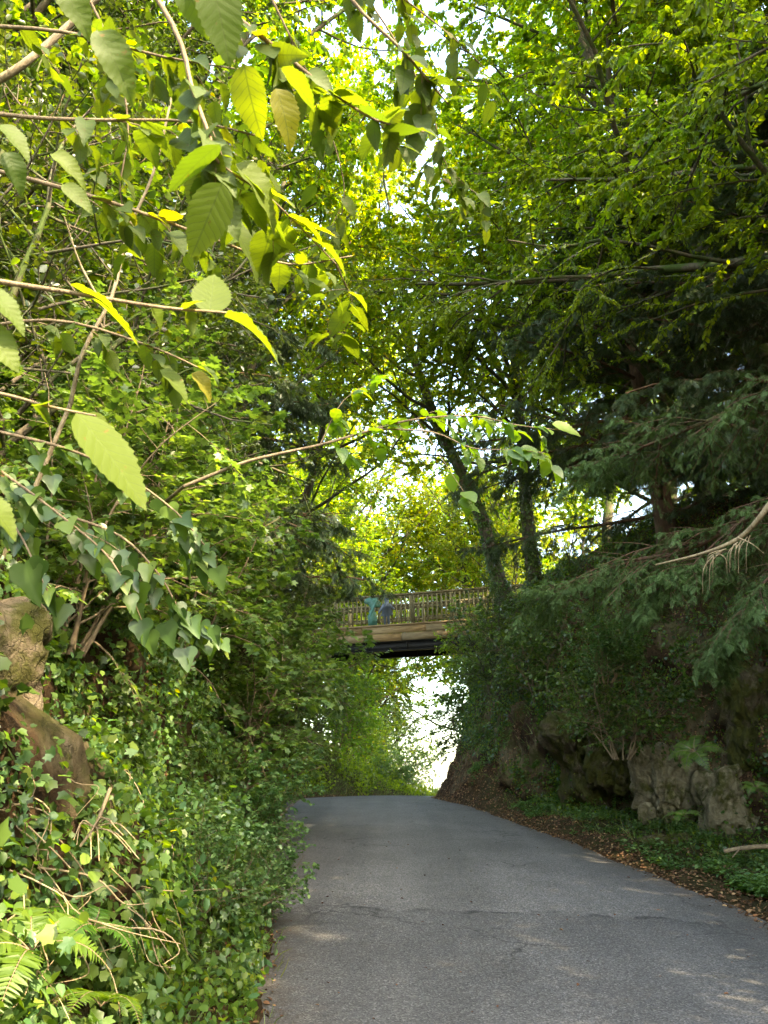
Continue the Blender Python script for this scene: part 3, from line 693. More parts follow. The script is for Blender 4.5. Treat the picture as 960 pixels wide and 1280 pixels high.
T('airier', 'ash_tree', 'tall tree between the leaning trunk and the beech behind it', 9.0, 30, 10, 1.3, 'trees beyond the footbridge')
T('airier', 'ash_tree', 'tallest tree behind the footbridge straight above the sky gap', -1.2, 42, 220, 1.7, 'trees beyond the footbridge')
T('tall', 'lime_tree', 'bright tree with a clear trunk behind the bridge over the sky gap', 5.6, 41, 0, 1.0, 'trees beyond the footbridge')
T('tall', 'lime_tree', 'bright tree behind the middle of the railing farther than its neighbours', -.8, 47, 130, 1.1, 'trees beyond the footbridge')
T('tall', 'lime_tree', 'bright tree behind the leaning ivy-grown trunk', 5.6, 40, 240, 1.05, 'trees beyond the footbridge')
T('tall', 'lime_tree', 'high bright tree showing over the leafy end of the bridge', -5.2, 42, 300, 1.2, 'trees beyond the footbridge')
T('airy', 'ash_tree', 'sunlit tree filling the view under the bridge beam above the sky gap', -.5, 41, 65, .72, 'trees beyond the footbridge')
T('far', 'hawthorn_tree', 'leafy tree with branches to the ground on the lit side of the sky gap', -.9, 38, 40, .75)
T('far', 'hawthorn_tree', 'pale leafy tree just beside the blue-green one at the sky gap', -.4, 46, 140, .9)
T('far', 'willow_tree', 'pale blue-green distant tree at the sky gap beyond the crest of the road', 1.3, 52, 0, .8)
T('bush', 'sunlit_shrub', 'small yellow-green bush in sun at the bend beyond the crest', .1, 30.5, 0, 1.5)
T('dense', 'hawthorn_tree', 'small dark tree on the far bank under the footbridge', -4.2, 28.0, 40, .62)
T('holly', 'hawthorn_shrub', 'dark twiggy shrub at the foot of the far bank beneath the bridge', -3.1, 24.5, 10, 1.1)
T('hazel', 'hazel_shrub', 'leafy shrub on the far bank right under the deck of the footbridge', -1.9, 29.0, 200, 1.1)
T('hazel', 'hazel_shrub', 'leafy shrub on the far bank beyond the maple boughs', -3.6, 26.2, 20, 1.2)
T('hazel', 'hazel_shrub', 'shrub at the far end of the leafy bank beside the sky gap', -.6, 33.0, 90, 1.1)

# over the rock on the shaded side of the lane
ivy_on(T('airier', 'ivy_clad_tree', 'dark leaning tree trunk beside the end of the footbridge', 3.7, 21.8, 200, 1.1, None, -.2, (R(-3), R(-13))), 3)
ivy_on(T('airy', 'ivy_clad_tree', 'upright dark trunk standing nearer than the leaning one by the bridge end', 4.2, 20.6, 100, 1.1, None, -.2, (0, R(-4))), 4, 5.0)
T('beech', 'beech_tree', 'big beech whose fine hanging foliage fills the sky above the yew', 7.0, 15.2, 0, 1.2)
T('airier', 'ash_tree', 'bright feathery ash on the rock in front of the big beech', 7.6, 12.6, 130, 1.15, None, -.1, (R(3), R(-13)))
T('beech', 'beech_tree', 'beech overhead on the rock nearest the camera, small leaves in shade', 7.6, 9.6, 130, 1.1)
T('beech', 'beech_tree', 'beech behind the nearest yew whose leaves show at the upper corner', 10.5, 12.5, 250, 1.25)
T('beech', 'beech_tree', 'beech standing behind the two dark trunks', 8.5, 21.5, 310, 1.1)
T('beech', 'beech_tree', 'beech at the upper corner whose lowest leaves hang closest to the viewpoint', 9.6, 6.2, 60, 1.0)
T('airier', 'ash_tree', 'unseen thin-leaved ash behind the viewpoint, added to dapple the sunny bank', 9.0, -3.5, 20, 1.1)  # out-of-frame crown added to break up the sun on the left bank
T('holly', 'holly_shrub', 'unseen low holly beside the viewpoint under the taller ones, added to shade the road', 6.5, 2.9, 0, 1.5)  # unseen bush added to close the sun patches on the near road
T('dense', 'shade_holly_tree', 'unseen dense holly on the rock edge beside the viewpoint, added to shade the road', 6.3, 3.9, 60, .85)  # out of frame, added to keep the road in shade
T('dense', 'shade_holly_tree', 'unseen dense holly on the rock edge behind the viewpoint, added to shade the road', 6.0, -1.6, 160, .75)  # added behind the camera to block the sun from the road
T('airy', 'ash_tree', 'unseen light ash beside the viewpoint above the hollies, added for dappled shade', 10.0, .6, 200, .85)  # out-of-frame tree added for its dappled shade
T('dense', 'shade_holly_tree', 'unseen broad holly over the verge beside the viewpoint, added to shade the road', 6.2, 1.2, 300, .8)  # unseen tree put in to keep the sun off the road
T('dense', 'shade_holly_tree', 'unseen dense holly on the rock edge below the beeches, added to shade the lane', 7.4, 6.4, 250, .6)  # low unseen tree added to shade the lane but leave the bank lit
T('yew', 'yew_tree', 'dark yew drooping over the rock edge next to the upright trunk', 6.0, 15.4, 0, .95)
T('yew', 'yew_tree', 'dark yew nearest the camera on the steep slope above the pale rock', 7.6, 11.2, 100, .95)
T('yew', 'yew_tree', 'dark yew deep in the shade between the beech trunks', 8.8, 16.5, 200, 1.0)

# on the bank on the sunny side of the lane
T('airier', 'ash_tree', 'feathery tree on the near bank whose crown leans out over the lane', -5.6, 11.0, 45, 1.3, None, -.1, (R(-3), R(9)))
T('airier', 'ash_tree', 'slender tree with its crown over the middle of the lane before the bridge', -4.6, 18.5, 245, 1.2, None, -.1, (0, R(9)))
T('dense', 'hawthorn_tree', 'dense dark small-leaved tree behind the big foreground leaves', -3.9, 5.6, 0, .95)
T('dense', 'hawthorn_tree', 'small-leaved tree behind the leaning pale stem', -4.6, 8.8, 120, 1.15)
T('dense', 'hawthorn_tree', 'tall small-leaved tree over the nearest part of the bank', -5.4, 4.2, 220, 1.35)
T('yew', 'yew_tree', 'dark blue-green yew on the sunny bank between the hazel and the footbridge', -3.7, 13.0, 60, .9)
T('yew', 'yew_tree', 'dark yew behind the field maple boughs, lower than its neighbour', -5.6, 17.5, 160, .8)
T('airy', 'ash_tree', 'light green tree rising behind the yew of the sunny bank', -6.0, 20, 200, 1.05)
T('airy', 'ash_tree', 'light green tree high above the small-leaved trees of the bank', -7.5, 13, 30, 1.2)
T('airier', 'ash_tree', 'pale feathery tree leaning to the sky gap above the bridge', -4.0, 24, 330, 1.1, None, -.1, (0, R(6)))
T('holly', 'hawthorn_shrub', 'dark small-leaved shrub on the bank above the bare rock', -2.7, 4.4, 0, 1.1)
T('holly', 'hawthorn_shrub', 'tall dark shrub just behind the leaning pale stem', -3.2, 7.0, 130, 1.4)
T('hazel', 'hazel_shrub', 'hazel high on the bank among the small-leaved trees', -3.6, 6.2, 130, 1.1)
T('maple', 'maple_shrub', 'field maple with lobed leaves spreading towards the road edge', -2.3, 8.2, 20, 1.15, dz=.3)
T('maple', 'maple_shrub', 'field maple bough whose leaves hang before the end of the footbridge', -2.5, 11.0, 200, 1.25, dz=.5)
T('maple', 'maple_shrub', 'field maple nearest the mossy rock', -2.3, 6.0, 290, 1.0, dz=.2)
T('maple', 'maple_shrub', 'field maple leaning furthest over the lane in front of the bridge', -2.2, 13.0, 60, 1.2, z=2.3, tilt=(0, R(14)))
T('maple', 'maple_shrub', 'leafy field maple between the low roadside bushes and the hazel', -2.0, 10.0, 330, 1.15, z=1.7)
T('maple', 'maple_shrub', 'field maple just above the splayed dead branch', -1.9, 4.6, 75, .8, dz=.1)
T('maple', 'maple_shrub', 'field maple hanging before the dark end of the bridge beam', -2.5, 16.0, 140, 1.4, z=3.0, tilt=(0, R(10)))
T('maple', 'maple_shrub', 'field maple high on the bank under the dark yew', -2.8, 9.2, 120, 1.0, dz=.2)
T('ivybush', 'ivy_shrub', 'bushy glossy ivy climbing above the lobed maple leaves', -2.8, 7.2, 0, 1.3, dz=.2)
T('yew', 'yew_tree', 'nearest of the dark yews on the sunny bank, in front of the taller ones', -3.7, 11.0, 200, .62)
T('holly', 'holly_shrub', 'dark glossy shrub low on the bank behind the bright leaves by the road', -2.5, 10.6, 0, .85, dz=-.1)
T('holly', 'holly_shrub', 'dark shrub at the bend where the bank meets the crest of the road', -3.5, 15.8, 70, 1.2)
T('holly', 'holly_shrub', 'dark shrub on the bank behind the low roadside bushes', -2.6, 8.9, 200, .8)
T('bush', 'bramble_shrub', 'dense low green bush beside the tarmac, largest of the roadside bushes', -1.75, 9.2, 0, 1.0)
T('bush', 'bramble_shrub', 'low green bush nearest the patch of dark tarmac', -1.35, 7.2, 100, .75)
T('bush', 'bramble_shrub', 'leafy bush at the road edge short of the crest', -2.25, 12.2, 210, 1.1)
T('bush', 'bramble_shrub', 'low bush on the bank between the ferns and the tarmac', -1.35, 5.6, 300, .7)
# plants on the rock face
T('bush', 'hanging_shrub', 'yellow-green seedling bush on the ledge under the drooping yew', 3.3, 11.6, 0, .75, z=3.35)
T('holly', 'holly_shrub', 'dark spiky bush overhanging the shaded bank under the bridge end', 2.9, 20.6, 0, 1.0, dz=.2)
T('maple', 'maple_shrub', 'leafy shrub hiding the shaded end of the footbridge', 3.7, 22.8, 90, 1.3, z=4.5)
T('maple', 'maple_shrub', 'leafy bush leaning out under the shaded end of the footbridge', 3.0, 24.0, 30, 1.1, z=3.6)
T('maple', 'maple_shrub', 'leafy bush whose branches hang into the sky gap below the bridge beam', 2.7, 25.4, 200, 1.0, z=2.9, tilt=(0, R(-22)))
T('hazel', 'hazel_shrub', 'leafy shrub on the bank top filling the corner between bridge beam and rock', 3.9, 26.0, 0, .85, z=4.3, tilt=(0, R(-15)))
T('ivybush', 'ivy_shrub', 'ivy hanging down the rock below the two dark trunks', 3.5, 17.8, 0, 1.4, z=3.9)
T('ivybush', 'ivy_shrub', 'ivy patch on the dark rock beside the pale slab', 3.65, 12.4, 70, 1.0, z=2.4)

# ------------------------------------------------------------------ footbridge
def footbridge():
    A = np.array((-2.02, 28.65)); B = np.array((2.71, 27.2)); d = (B - A) / np.linalg.norm(B - A); yaw = math.atan2(d[1], d[0])
    c = (A + B) / 2
    root = thing('footbridge', 'timber footbridge with picket railing and dark steel beam crossing high over the lane', 'footbridge', (c[0], c[1], 6.12), yaw)
    root.rotation_euler = (0, R(-.4), yaw)
    def box(x0, x1, y0, y1, z0, z1, b=.004):
        v = np.array([(x, y, z) for z in (z0, z1) for y in (y0, y1) for x in (x0, x1)])
        q = [(0, 2, 3, 1), (4, 5, 7, 6), (0, 1, 5, 4), (2, 6, 7, 3), (0, 4, 6, 2), (1, 3, 7, 5)]
        return v, q
    def part(name, boxes, mat, par=root, **kw):
        V = []; Q = []; o = 0
        for bx in boxes:
            v, q = box(*bx); V.append(v); Q += [[i + o for i in f] for f in q]; o += 8
        return ob(name, quads_mesh(name, np.concatenate(V), Q, mat), par, **kw)
    X0, X1, Wd = -5.6, 5.8, .8
    rng = RS(5)
    # main steel beams with stiffener plates
    for y in (-Wd + .1, Wd - .1):
        b = part('steel_beam', [(X0, X1, y - .09, y + .09, .0, .035), (X0, X1, y - .012, y + .012, .035, .30), (X0, X1, y - .09, y + .09, .30, .335)], M['steel'])
        for x in np.arange(X0 + .5, X1, 1.45): part('stiffener', [(x, x + .025, y - .085, y - .013, .036, .299)], M['steel'], b)
    part('deck', [(x, x + .14, -Wd, Wd, .345, .385) for x in np.arange(X0, X1, .15)], M['deck'])
    # two rows of fascia boards, butt-jointed
    for row, (z0, z1) in enumerate(((.34, .60), (.615, .86))):
        x = X0 + (0 if row else -.9)
        while x < X1:
            n = 2.35; part('fascia_board', [(x, x + n - .015, -Wd - .055 - .01 * row, -Wd - .004, z0, z1)], M['fascia']); x += n
    part('top_trim', [(X0, X1, -Wd - .10, -Wd + .06, .865, .93)], M['fascia'])
    for sgn, sp, lab in ((-1, .165, 'f'), (1, .37, 'b')):
        y = sgn * (Wd - .01); off = 0
        part('handrail', [(X0, X1, y - .055, y + .055, 1.96, 2.03)], M['rail'])
        part('rail', [(X0, X1, y - .022, y + .022, 1.86, 1.95)], M['rail'])
        part('rail', [(X0, X1, y - .022, y + .022, 1.02, 1.10)], M['rail'])
        part('rail', [(X0, X1, y + .026, y + .06, 1.46, 1.53)], M['rail'])
        for x in np.arange(X0 + .7, X1, 1.45): part('post', [(x, x + .10, y - .05, y + .05, .94, 1.958)], M['rail'])
        for x in np.arange(X0, X1, sp):
            j = rng.normal(0, .006); part('baluster', [(x + j, x + j + .05, y - .058 if sgn < 0 else y + .024, y - .024 if sgn < 0 else y + .058, .99, 1.93)], M['rail'])
    # painted figure-shaped boards fixed to the outside of the railing
    def cutout(name, label, outline, x, z, mat):
        o = thing(name, label, 'painted board', root.matrix_basis @ Vector((x, -Wd - .085, z)), 0)
        o.rotation_euler = root.rotation_euler
        n = len(outline); V = [(a, s, b) for s in (-.014, .014) for a, b in outline]
        loops = list(range(n)) + list(range(2 * n - 1, n - 1, -1)); st = [0, n]; tt = [n, n]
        for i in range(n):
            st.append(len(loops)); tt.append(4); j = (i + 1) % n; loops += [i, i + n, j + n, j]
        ob('panel', mk_mesh(name, V, loops, st, tt, mat), o)
    fig = [(-.10, 0), (-.04, 0), (-.02, .30), (.02, .30), (.05, 0), (.11, 0), (.10, .30), (.24, .34), (.15, .60), (.26, .50), (.30, .56), (.15, .74), (.07, .76), (.10, .86), (.06, .95), (-.03, .97), (-.09, .90), (-.07, .78), (-.15, .74), (-.32, .44), (-.26, .40), (-.14, .58), (-.22, .32), (-.10, .30)]
    cutout('figure_cutout', 'slate-blue figure-shaped board in a skirt fixed to the bridge railing', fig, .02, .93, M['slate'])
    tree = [(-.16, 0), (.16, 0), (.17, .30), (.10, .36), (.14, .46), (.07, .50), (.06, .66), (.26, .64), (.32, .80), (.20, .92), (.22, 1.02), (.02, 1.0), (-.10, 1.04), (-.30, .98), (-.34, .84), (-.20, .80), (-.10, .68), (-.06, .60), (-.16, .52), (-.13, .44), (-.20, .36), (-.18, .2)]
    cutout('figure_cutout', 'turquoise figure-shaped board fixed to the bridge railing beside the slate-blue one', tree, -.50, .92, M['teal'])
footbridge()

# ------------------------------------------------------------------ rocks
def rock_mesh(name, size, seed, mat, n=46, blocky=.5):
    import bmesh
    bm = bmesh.new(); bmesh.ops.create_cube(bm, size=2); bmesh.ops.subdivide_edges(bm, edges=bm.edges[:], cuts=n, use_grid_fill=True)
    P = np.array([v.co[:] for v in bm.verts]); Q = nrm(P) * (np.abs(P) ** 6).sum(1, keepdims=True) ** 0
    r = (np.abs(P) ** 5).sum(1, keepdims=True) ** (1 / 5.); P = P / r
    S = np.array(size); W = P * S
    k = 1.3 / max(size)
    nn = fbm(W * 1.5 + seed, 4, seed); bl = np.floor(fbm(W * np.array([1.8, 1.8, .9]) + seed * 3, 2, seed + 5) * 3.5) / 3.5; fine = fbm(W * 8, 3, seed + 9)
    c1, e1 = cells((W + .15 * np.stack([vnoise(W * 3, 1), vnoise(W * 3, 2), vnoise(W * 3, 3)], -1)) * np.array([2.4, 2.4, 1.7]) + seed, seed); c2, e2 = cells(W * 5.5 + seed, seed + 1)
    rg1 = 1 - np.abs(fbm(W * np.array([2.2, 2.2, 1.1]) + seed, 5, seed + 21, .55)) * 1.4
    W = W + nrm(P) * ((.22 * nn + .13 * c1 + .06 * c2 - .03 * sstep(.08, 0, e1) + .16 * rg1 - .12 + .06 * fine) * min(1.0, 1.3 * float(np.sort(S)[1])))[:, None]
    for v, p in zip(bm.verts, W): v.co = p
    me = bpy.data.meshes.new(name); bm.to_mesh(me); bm.free(); me.materials.append(mat)
    me.polygons.foreach_set('use_smooth', np.ones(len(me.polygons), bool)); return me
def rock(label, px, py, d, size, seed, mat, rot=(0, 0, 0), group=None):
    p = at(px, py, d); o = ob('rock', rock_mesh('rock', size, seed, mat), None, tuple(p), label=label, category='rock', group=group); o.rotation_euler = rot; return o
rock('pale lichened rock slab standing upright above the leafy verge', 832, 985, 12.3, (.40, .36, .64), 3, M['rock'], (R(4), R(-6), R(24)))
rock('blotched grey and black rock at the foot of the cliff beside the pale slab', 912, 1003, 11.4, (.36, .36, .52), 8, M['rock'], (R(3), R(3), R(15)))
rock('slanting brown rock rib in the middle of the dark cliff', 722, 950, 15.0, (.42, .5, .85), 12, M['rockdark'], (R(0), R(-24), R(20)))
rock('tall mossy rock column at the outer end of the cliff', 940, 900, 11.6, (.34, .40, .80), 17, M['rockdark'], (R(-4), R(4), R(10)))
rock('dim rock bulge between the ivy and the slanting rib', 778, 940, 13.8, (.45, .5, .75), 21, M['rockdark'], (0, R(10), R(30)))
rock('flat mossy stone lying in the green verge under the pale slab', 830, 1050, 10.8, (.34, .24, .07), 27, M['rockdark'], (R(6), R(-10), R(10)))
def bank_rock(label, c, size, seed, rot):
    o = ob('rock', rock_mesh('rock', size, seed, M['tanrock']), None, tuple(c), label=label, category='rock'); o.rotation_euler = rot
bank_rock('bare tan rock catching the sun at the edge of the bank above the ferns', TAN[0][0] + np.array((-.10, 0, -.18)), (.15, .24, .32), 31, (R(6), R(8), R(-30)))
bank_rock('brown sunlit rock with moss below the tan one', TAN[2][0] + np.array((-.05, .02, 0)), (.10, .16, .14), 35, (R(-4), R(-12), R(-20)))

# ------------------------------------------------------------------ bare stems, roots, dead wood
def path_tube(paths, mat, name, sides=7):
    W = []
    for pts, r0, r1 in paths:
        P = np.array(pts, float); k = len(P)
        # resample smoothly (Catmull-Rom)
        Q = []
        ext = np.vstack([2 * P[0] - P[1], P, 2 * P[-1] - P[-2]])
        for i in range(k - 1):
            p0, p1, p2, p3 = ext[i:i + 4]
            for t in np.linspace(0, 1, 5)[:-1]:
                Q.append(.5 * ((2 * p1) + (-p0 + p2) * t + (2 * p0 - 5 * p1 + 4 * p2 - p3) * t * t + (-p0 + 3 * p1 - 3 * p2 + p3) * t ** 3))
        Q.append(P[-1]); Q = np.array(Q)[None]
        W.append((Q, np.linspace(r0, r1, Q.shape[1])[None], sides))
    return tubes(W, mat, name)
def px_path(l): return [at(a, b, d) for a, b, d in l]

stem = path_tube([(px_path([(88, 505, 3.9), (104, 440, 3.8), (140, 370, 3.8), (160, 290, 3.9), (192, 215, 3.9), (215, 120, 4.0)]), .012, .006),
                  (px_path([(-60, 830, 3.9), (30, 640, 3.9), (88, 505, 3.9)]), .013, .012), (px_path([(130, 385, 3.68), (100, 330, 3.6), (80, 270, 3.5)]), .008, .003)], M['palebark'], 'bare_stem')
ob('dead_sapling', stem, None, label='leaning pale bare stem rising through the dark leaves of the bank', category='sapling')
s2 = path_tube([(px_path([(-20, 110, 2.9), (30, 80, 2.9), (88, 30, 3.0), (130, -10, 3.0)]), .016, .012)], M['palebark'], 'bare_stem')
ob('dead_sapling', s2, None, label='short pale stem crossing high behind the big foreground leaves', category='sapling')

# hanging roots on the dark rock and the split branch on the slope
rg = RS(8)
o = thing('dead_branch', 'splintered bare branch with hanging pale rootlets on the dark slope', 'branch', tuple(at(925, 672, 7.6)))
def loc_paths(root, ps): c = np.array(root.location); return [([np.array(p) - c for p in pts], a, b) for pts, a, b in ps]
ob('limb', path_tube(loc_paths(o, [(px_path([(990, 590, 7.3), (955, 640, 7.4), (930, 668, 7.6), (905, 682, 7.7), (870, 694, 7.9), (820, 706, 8.2)]), .034, .008)]), M['root'], 'limb'), o)
rl = []
for i in range(16):
    x = 900 + rg.uniform(0, 35); y = 690 - (x - 900) * .55; l = rg.uniform(12, 48); x += rg.uniform(-14, 10); y = 690 - (x - 900) * .55; dx = rg.uniform(-26, 14)
    rl.append((px_path([(x, y, 7.6), (x + dx * .9, y + l * .35, 7.5), (x + dx, y + l, 7.55)]), .006, .002))
rl.append((px_path([(922, 672, 7.6), (940, 680, 7.5), (955, 692, 7.5)]), .008, .003))
ob('rootlets', path_tube(loc_paths(o, rl), M['root'], 'rootlets', 5), o)

rl = []
for i in range(15):
    x = 780 + rg.uniform(-25, 45); y = 830 + rg.uniform(-20, 40); l = rg.uniform(30, 85)
    rl.append((px_path([(x, y, 11.9), (x + rg.uniform(-14, 14), y + l * .4, 11.8), (x + rg.uniform(-14, 14), y + l * .75, 11.8), (x + rg.uniform(-22, 22), y + l, 11.85)]), .004, .0015))
ob('hanging_roots', path_tube(rl, M['twig'], 'hanging_roots', 4), None, label='tangle of thin roots dangling over the dark rock under the seedling bush', category='roots')

rl = []
for i in range(70):
    p = hit(rg.uniform(0, 180), rg.uniform(950, 1190)); nvec = np.array((.5, -.3, .25))
    d = np.array((rg.normal(0, .25), rg.normal(0, .25), -rg.uniform(.1, .5))); l = rg.uniform(.5, 1.1)
    rl.append(([p + nvec * .02, p + nvec * .20 + d * l * .35 + rg.normal(0, .03, 3), p + nvec * .22 + d * l * .7 + rg.normal(0, .04, 3), p + nvec * .22 + d * l + rg.normal(0, .05, 3)], rg.uniform(.002, .0055), .001))
ob('bare_roots', path_tube(rl, M['root'], 'bare_roots', 4), None, label='dry pale roots and twigs trailing down the bank above the ferns', category='roots')
o = thing('broken_branch', 'dead forked branch with splayed twig ends caught in the bank above the ferns', 'branch', tuple(at(118, 1035, 2.75)))
br = [(px_path([(138, 985, 2.8), (128, 1012, 2.75), (118, 1034, 2.72), (100, 1058, 2.7)]), .008, .005)]
for e in ((170, 1060), (160, 1052), (150, 1030), (92, 1042), (88, 1036), (120, 1062), (110, 1060), (140, 1020), (165, 1035)):
    br.append((px_path([(118, 1034, 2.72), ((118 + e[0]) / 2 + 5 * math.sin(e[0]), (1034 + e[1]) / 2 - 6 - 4 * math.cos(e[1]), 2.68), (e[0] + 4, e[1] + 14, 2.62)]), .003, .0015))
ob('limb', path_tube(loc_paths(o, br), M['root'], 'limb', 5), o)
lg = path_tube([(px_path([(905, 1064, 8.6), (930, 1060, 8.55), (960, 1058, 8.5), (1000, 1060, 8.4)]), .022, .03), (px_path([(925, 1061, 8.55), (915, 1072, 8.4)]), .012, .006)], M['twig'], 'fallen_branch')
ob('fallen_branch', lg, None, label='grey fallen branch lying on the green verge under the blotched rock', category='branch')

# ------------------------------------------------------------------ ferns
def fern_parts(seed, nf, L):
    rng = RS(seed); st = []; P = []; A = []; N = []; S = []
    for i in range(nf):
        az = 6.28 * i / nf + rng.uniform(-.3, .3); l = L * rng.uniform(.8, 1.15)
        d = np.array((math.cos(az), math.sin(az), 0)); pts = []
        for t in np.linspace(0, 1, 26):
            pts.append(d * l * (t * .9) + np.array((0, 0, 1)) * l * (.75 * t - .85 * t * t))
        pts = np.array(pts); st.append(pts); T = nrm(np.gradient(pts, axis=0)); sd_ = np.cross(T, (0, 0, 1)); sd_ = nrm(sd_)
        up = np.cross(sd_, T)
        for k in range(3, 26):
            t = k / 25; w = .24 * l * math.sin(math.pi * min(1, .12 + .88 * t)) ** .8 * (1.12 - .3 * t)
            for s in (1, -1):
                P.append(pts[k]); A.append(sd_[k] * s + T[k] * .35 + rng.normal(0, .06, 3)); N.append(up[k] + rng.normal(0, .1, 3)); S.append(max(w, .015))
    pin = tpl([(0, 0, 0), (.11, .12, .02), (.09, .5, 0), (.05, .8, -.03), (0, 1, -.1), (-.05, .8, -.03), (-.09, .5, 0), (-.11, .12, .02)], [(0, 1, 2, 3), (0, 3, 4, 5), (0, 5, 6, 7)])
    fr = leaves('fronds', P, A, N, S, pin, M['fern'], rng)
    pp = np.array(st); tb = tubes([(pp, np.repeat(np.linspace(.004, .001, pp.shape[1])[None], len(pp), 0) * (L / .4), 4)], M['twig'], 'stalk')
    return tb, fr
F1, F2 = fern_parts(4, 6, .36), fern_parts(9, 6, .30)
def fern(proto, label, p, rz, s, tilt=(0, 0)):
    o = thing('fern', label, 'fern', tuple(p), R(rz), 'ferns on the bank and the rock', s); o.rotation_euler = (tilt[0], tilt[1], R(rz))
    ob('stalk', proto[0], o); ob('fronds', proto[1], o)
fern(F1, 'bright fern at the very corner of the bank with long drooping fronds', hit(14, 1215) + np.array((.14, -.22, .10)), 0, .75, (R(20), R(15)))
fern(F2, 'bright fern spreading level fronds under the broken branch', hit(88, 1185) + np.array((.16, -.24, .10)), 40, .8, (R(20), R(15)))
fern(F2, 'small fern low on the bank below the other two', hit(95, 1262) + np.array((.16, -.22, .06)), 100, .8, (R(10), R(10)))
fern(F1, 'single fern hanging from the rock beside the top of the pale slab', at(868, 940, 9.2), 30, 1.1, (R(10), R(-40)))
fern(F2, 'small dark fern growing at the foot of the pale slab', at(855, 1020, 9.0), 0, .9, (R(10), R(-10)))
fern(F2, 'fern in the brown gully by the outer rock column', at(945, 985, 8.4), 60, .8, (R(10), R(-20)))

# ------------------------------------------------------------------ near boughs
def bough(root, path, r0, r1, nl, size, rng, T=T_SERR, mat='bighazel', twigs=0, spread=.9, droop=.35, t0=.2, face=.5):
    c = np.array(root.location); P = px_path(path)
    tb = [(P, r0, r1)]; LP = []; LA = []; LN = []; LS = []
    pts = np.array(P)[None]
    t = np.sort(rng.uniform(t0, 1, nl))[None]; q, Tn = sample(pts, t); q = q[0]; Tn = Tn[0]
    for i in range(nl):
        pos = q[i]; d = Tn[i]
        S = nrm(np.cross(d, (0, 0, 1.))) * (1 if i % 2 else -1)
        if twigs and i % 2 == 0:
            l = rng.uniform(.5, 1.0) * twigs; e = pos + nrm(d * .7 + S * .6 + np.array((0, 0, -.25)) + rng.normal(0, .25, 3)) * l
            tb.append(([pos, (pos + e) / 2 + np.array((0, 0, .01)), e], r1 * .9, r1 * .5))
            for k in range(4):
                f = .35 + .65 * k / 3; p2 = pos + (e - pos) * f
                LP.append(p2); LA.append(nrm(e - pos) * .7 + S * (1 if k % 2 else -1) * spread + np.array((0, 0, -droop)) + rng.normal(0, .25, 3)); LN.append(np.array((0, -face, 1.)) + rng.normal(0, .35, 3)); LS.append(size * rng.uniform(.65, 1.15))
        LP.append(pos); LA.append(d * .6 + S * spread + np.array((0, 0, -droop)) + rng.normal(0, .25, 3)); LN.append(np.array((0, -face, 1.)) + rng.normal(0, .35, 3)); LS.append(size * rng.uniform(.65, 1.15))
    return tb, (LP, LA, LN, LS)
def near_shrub(name, label, cat, root_loc, boughs, single, seed, wood='twig', T=T_SERR, mat='bighazel', extra=()):
    rng = RS(seed); o = thing(name, label, cat, tuple(root_loc)); c = np.array(root_loc)
    tb = list(extra); LP = []; LA = []; LN = []; LS = []
    for b in boughs:
        t, (p, a, n, s) = bough(o, rng=rng, T=T, mat=mat, **b); tb += t; LP += p; LA += a; LN += n; LS += s
    for px, py, d, qx, qy, dd, nr in single:         # leaf given by its base and tip
        p = at(px, py, d); e = at(qx, qy, d + dd); LP.append(p); LA.append(e - p); LS.append(np.linalg.norm(e - p)); LN.append(nr)
    ob('stems', path_tube(loc_paths(o, tb), M[wood], 'stems', 6), o)
    ob('leaves', leaves('leaves', np.array(LP) - c, LA, LN, LS, T, M[mat], rng, uv=len(T) > 2), o)
    return o
V3 = lambda *a: np.array(a, float)
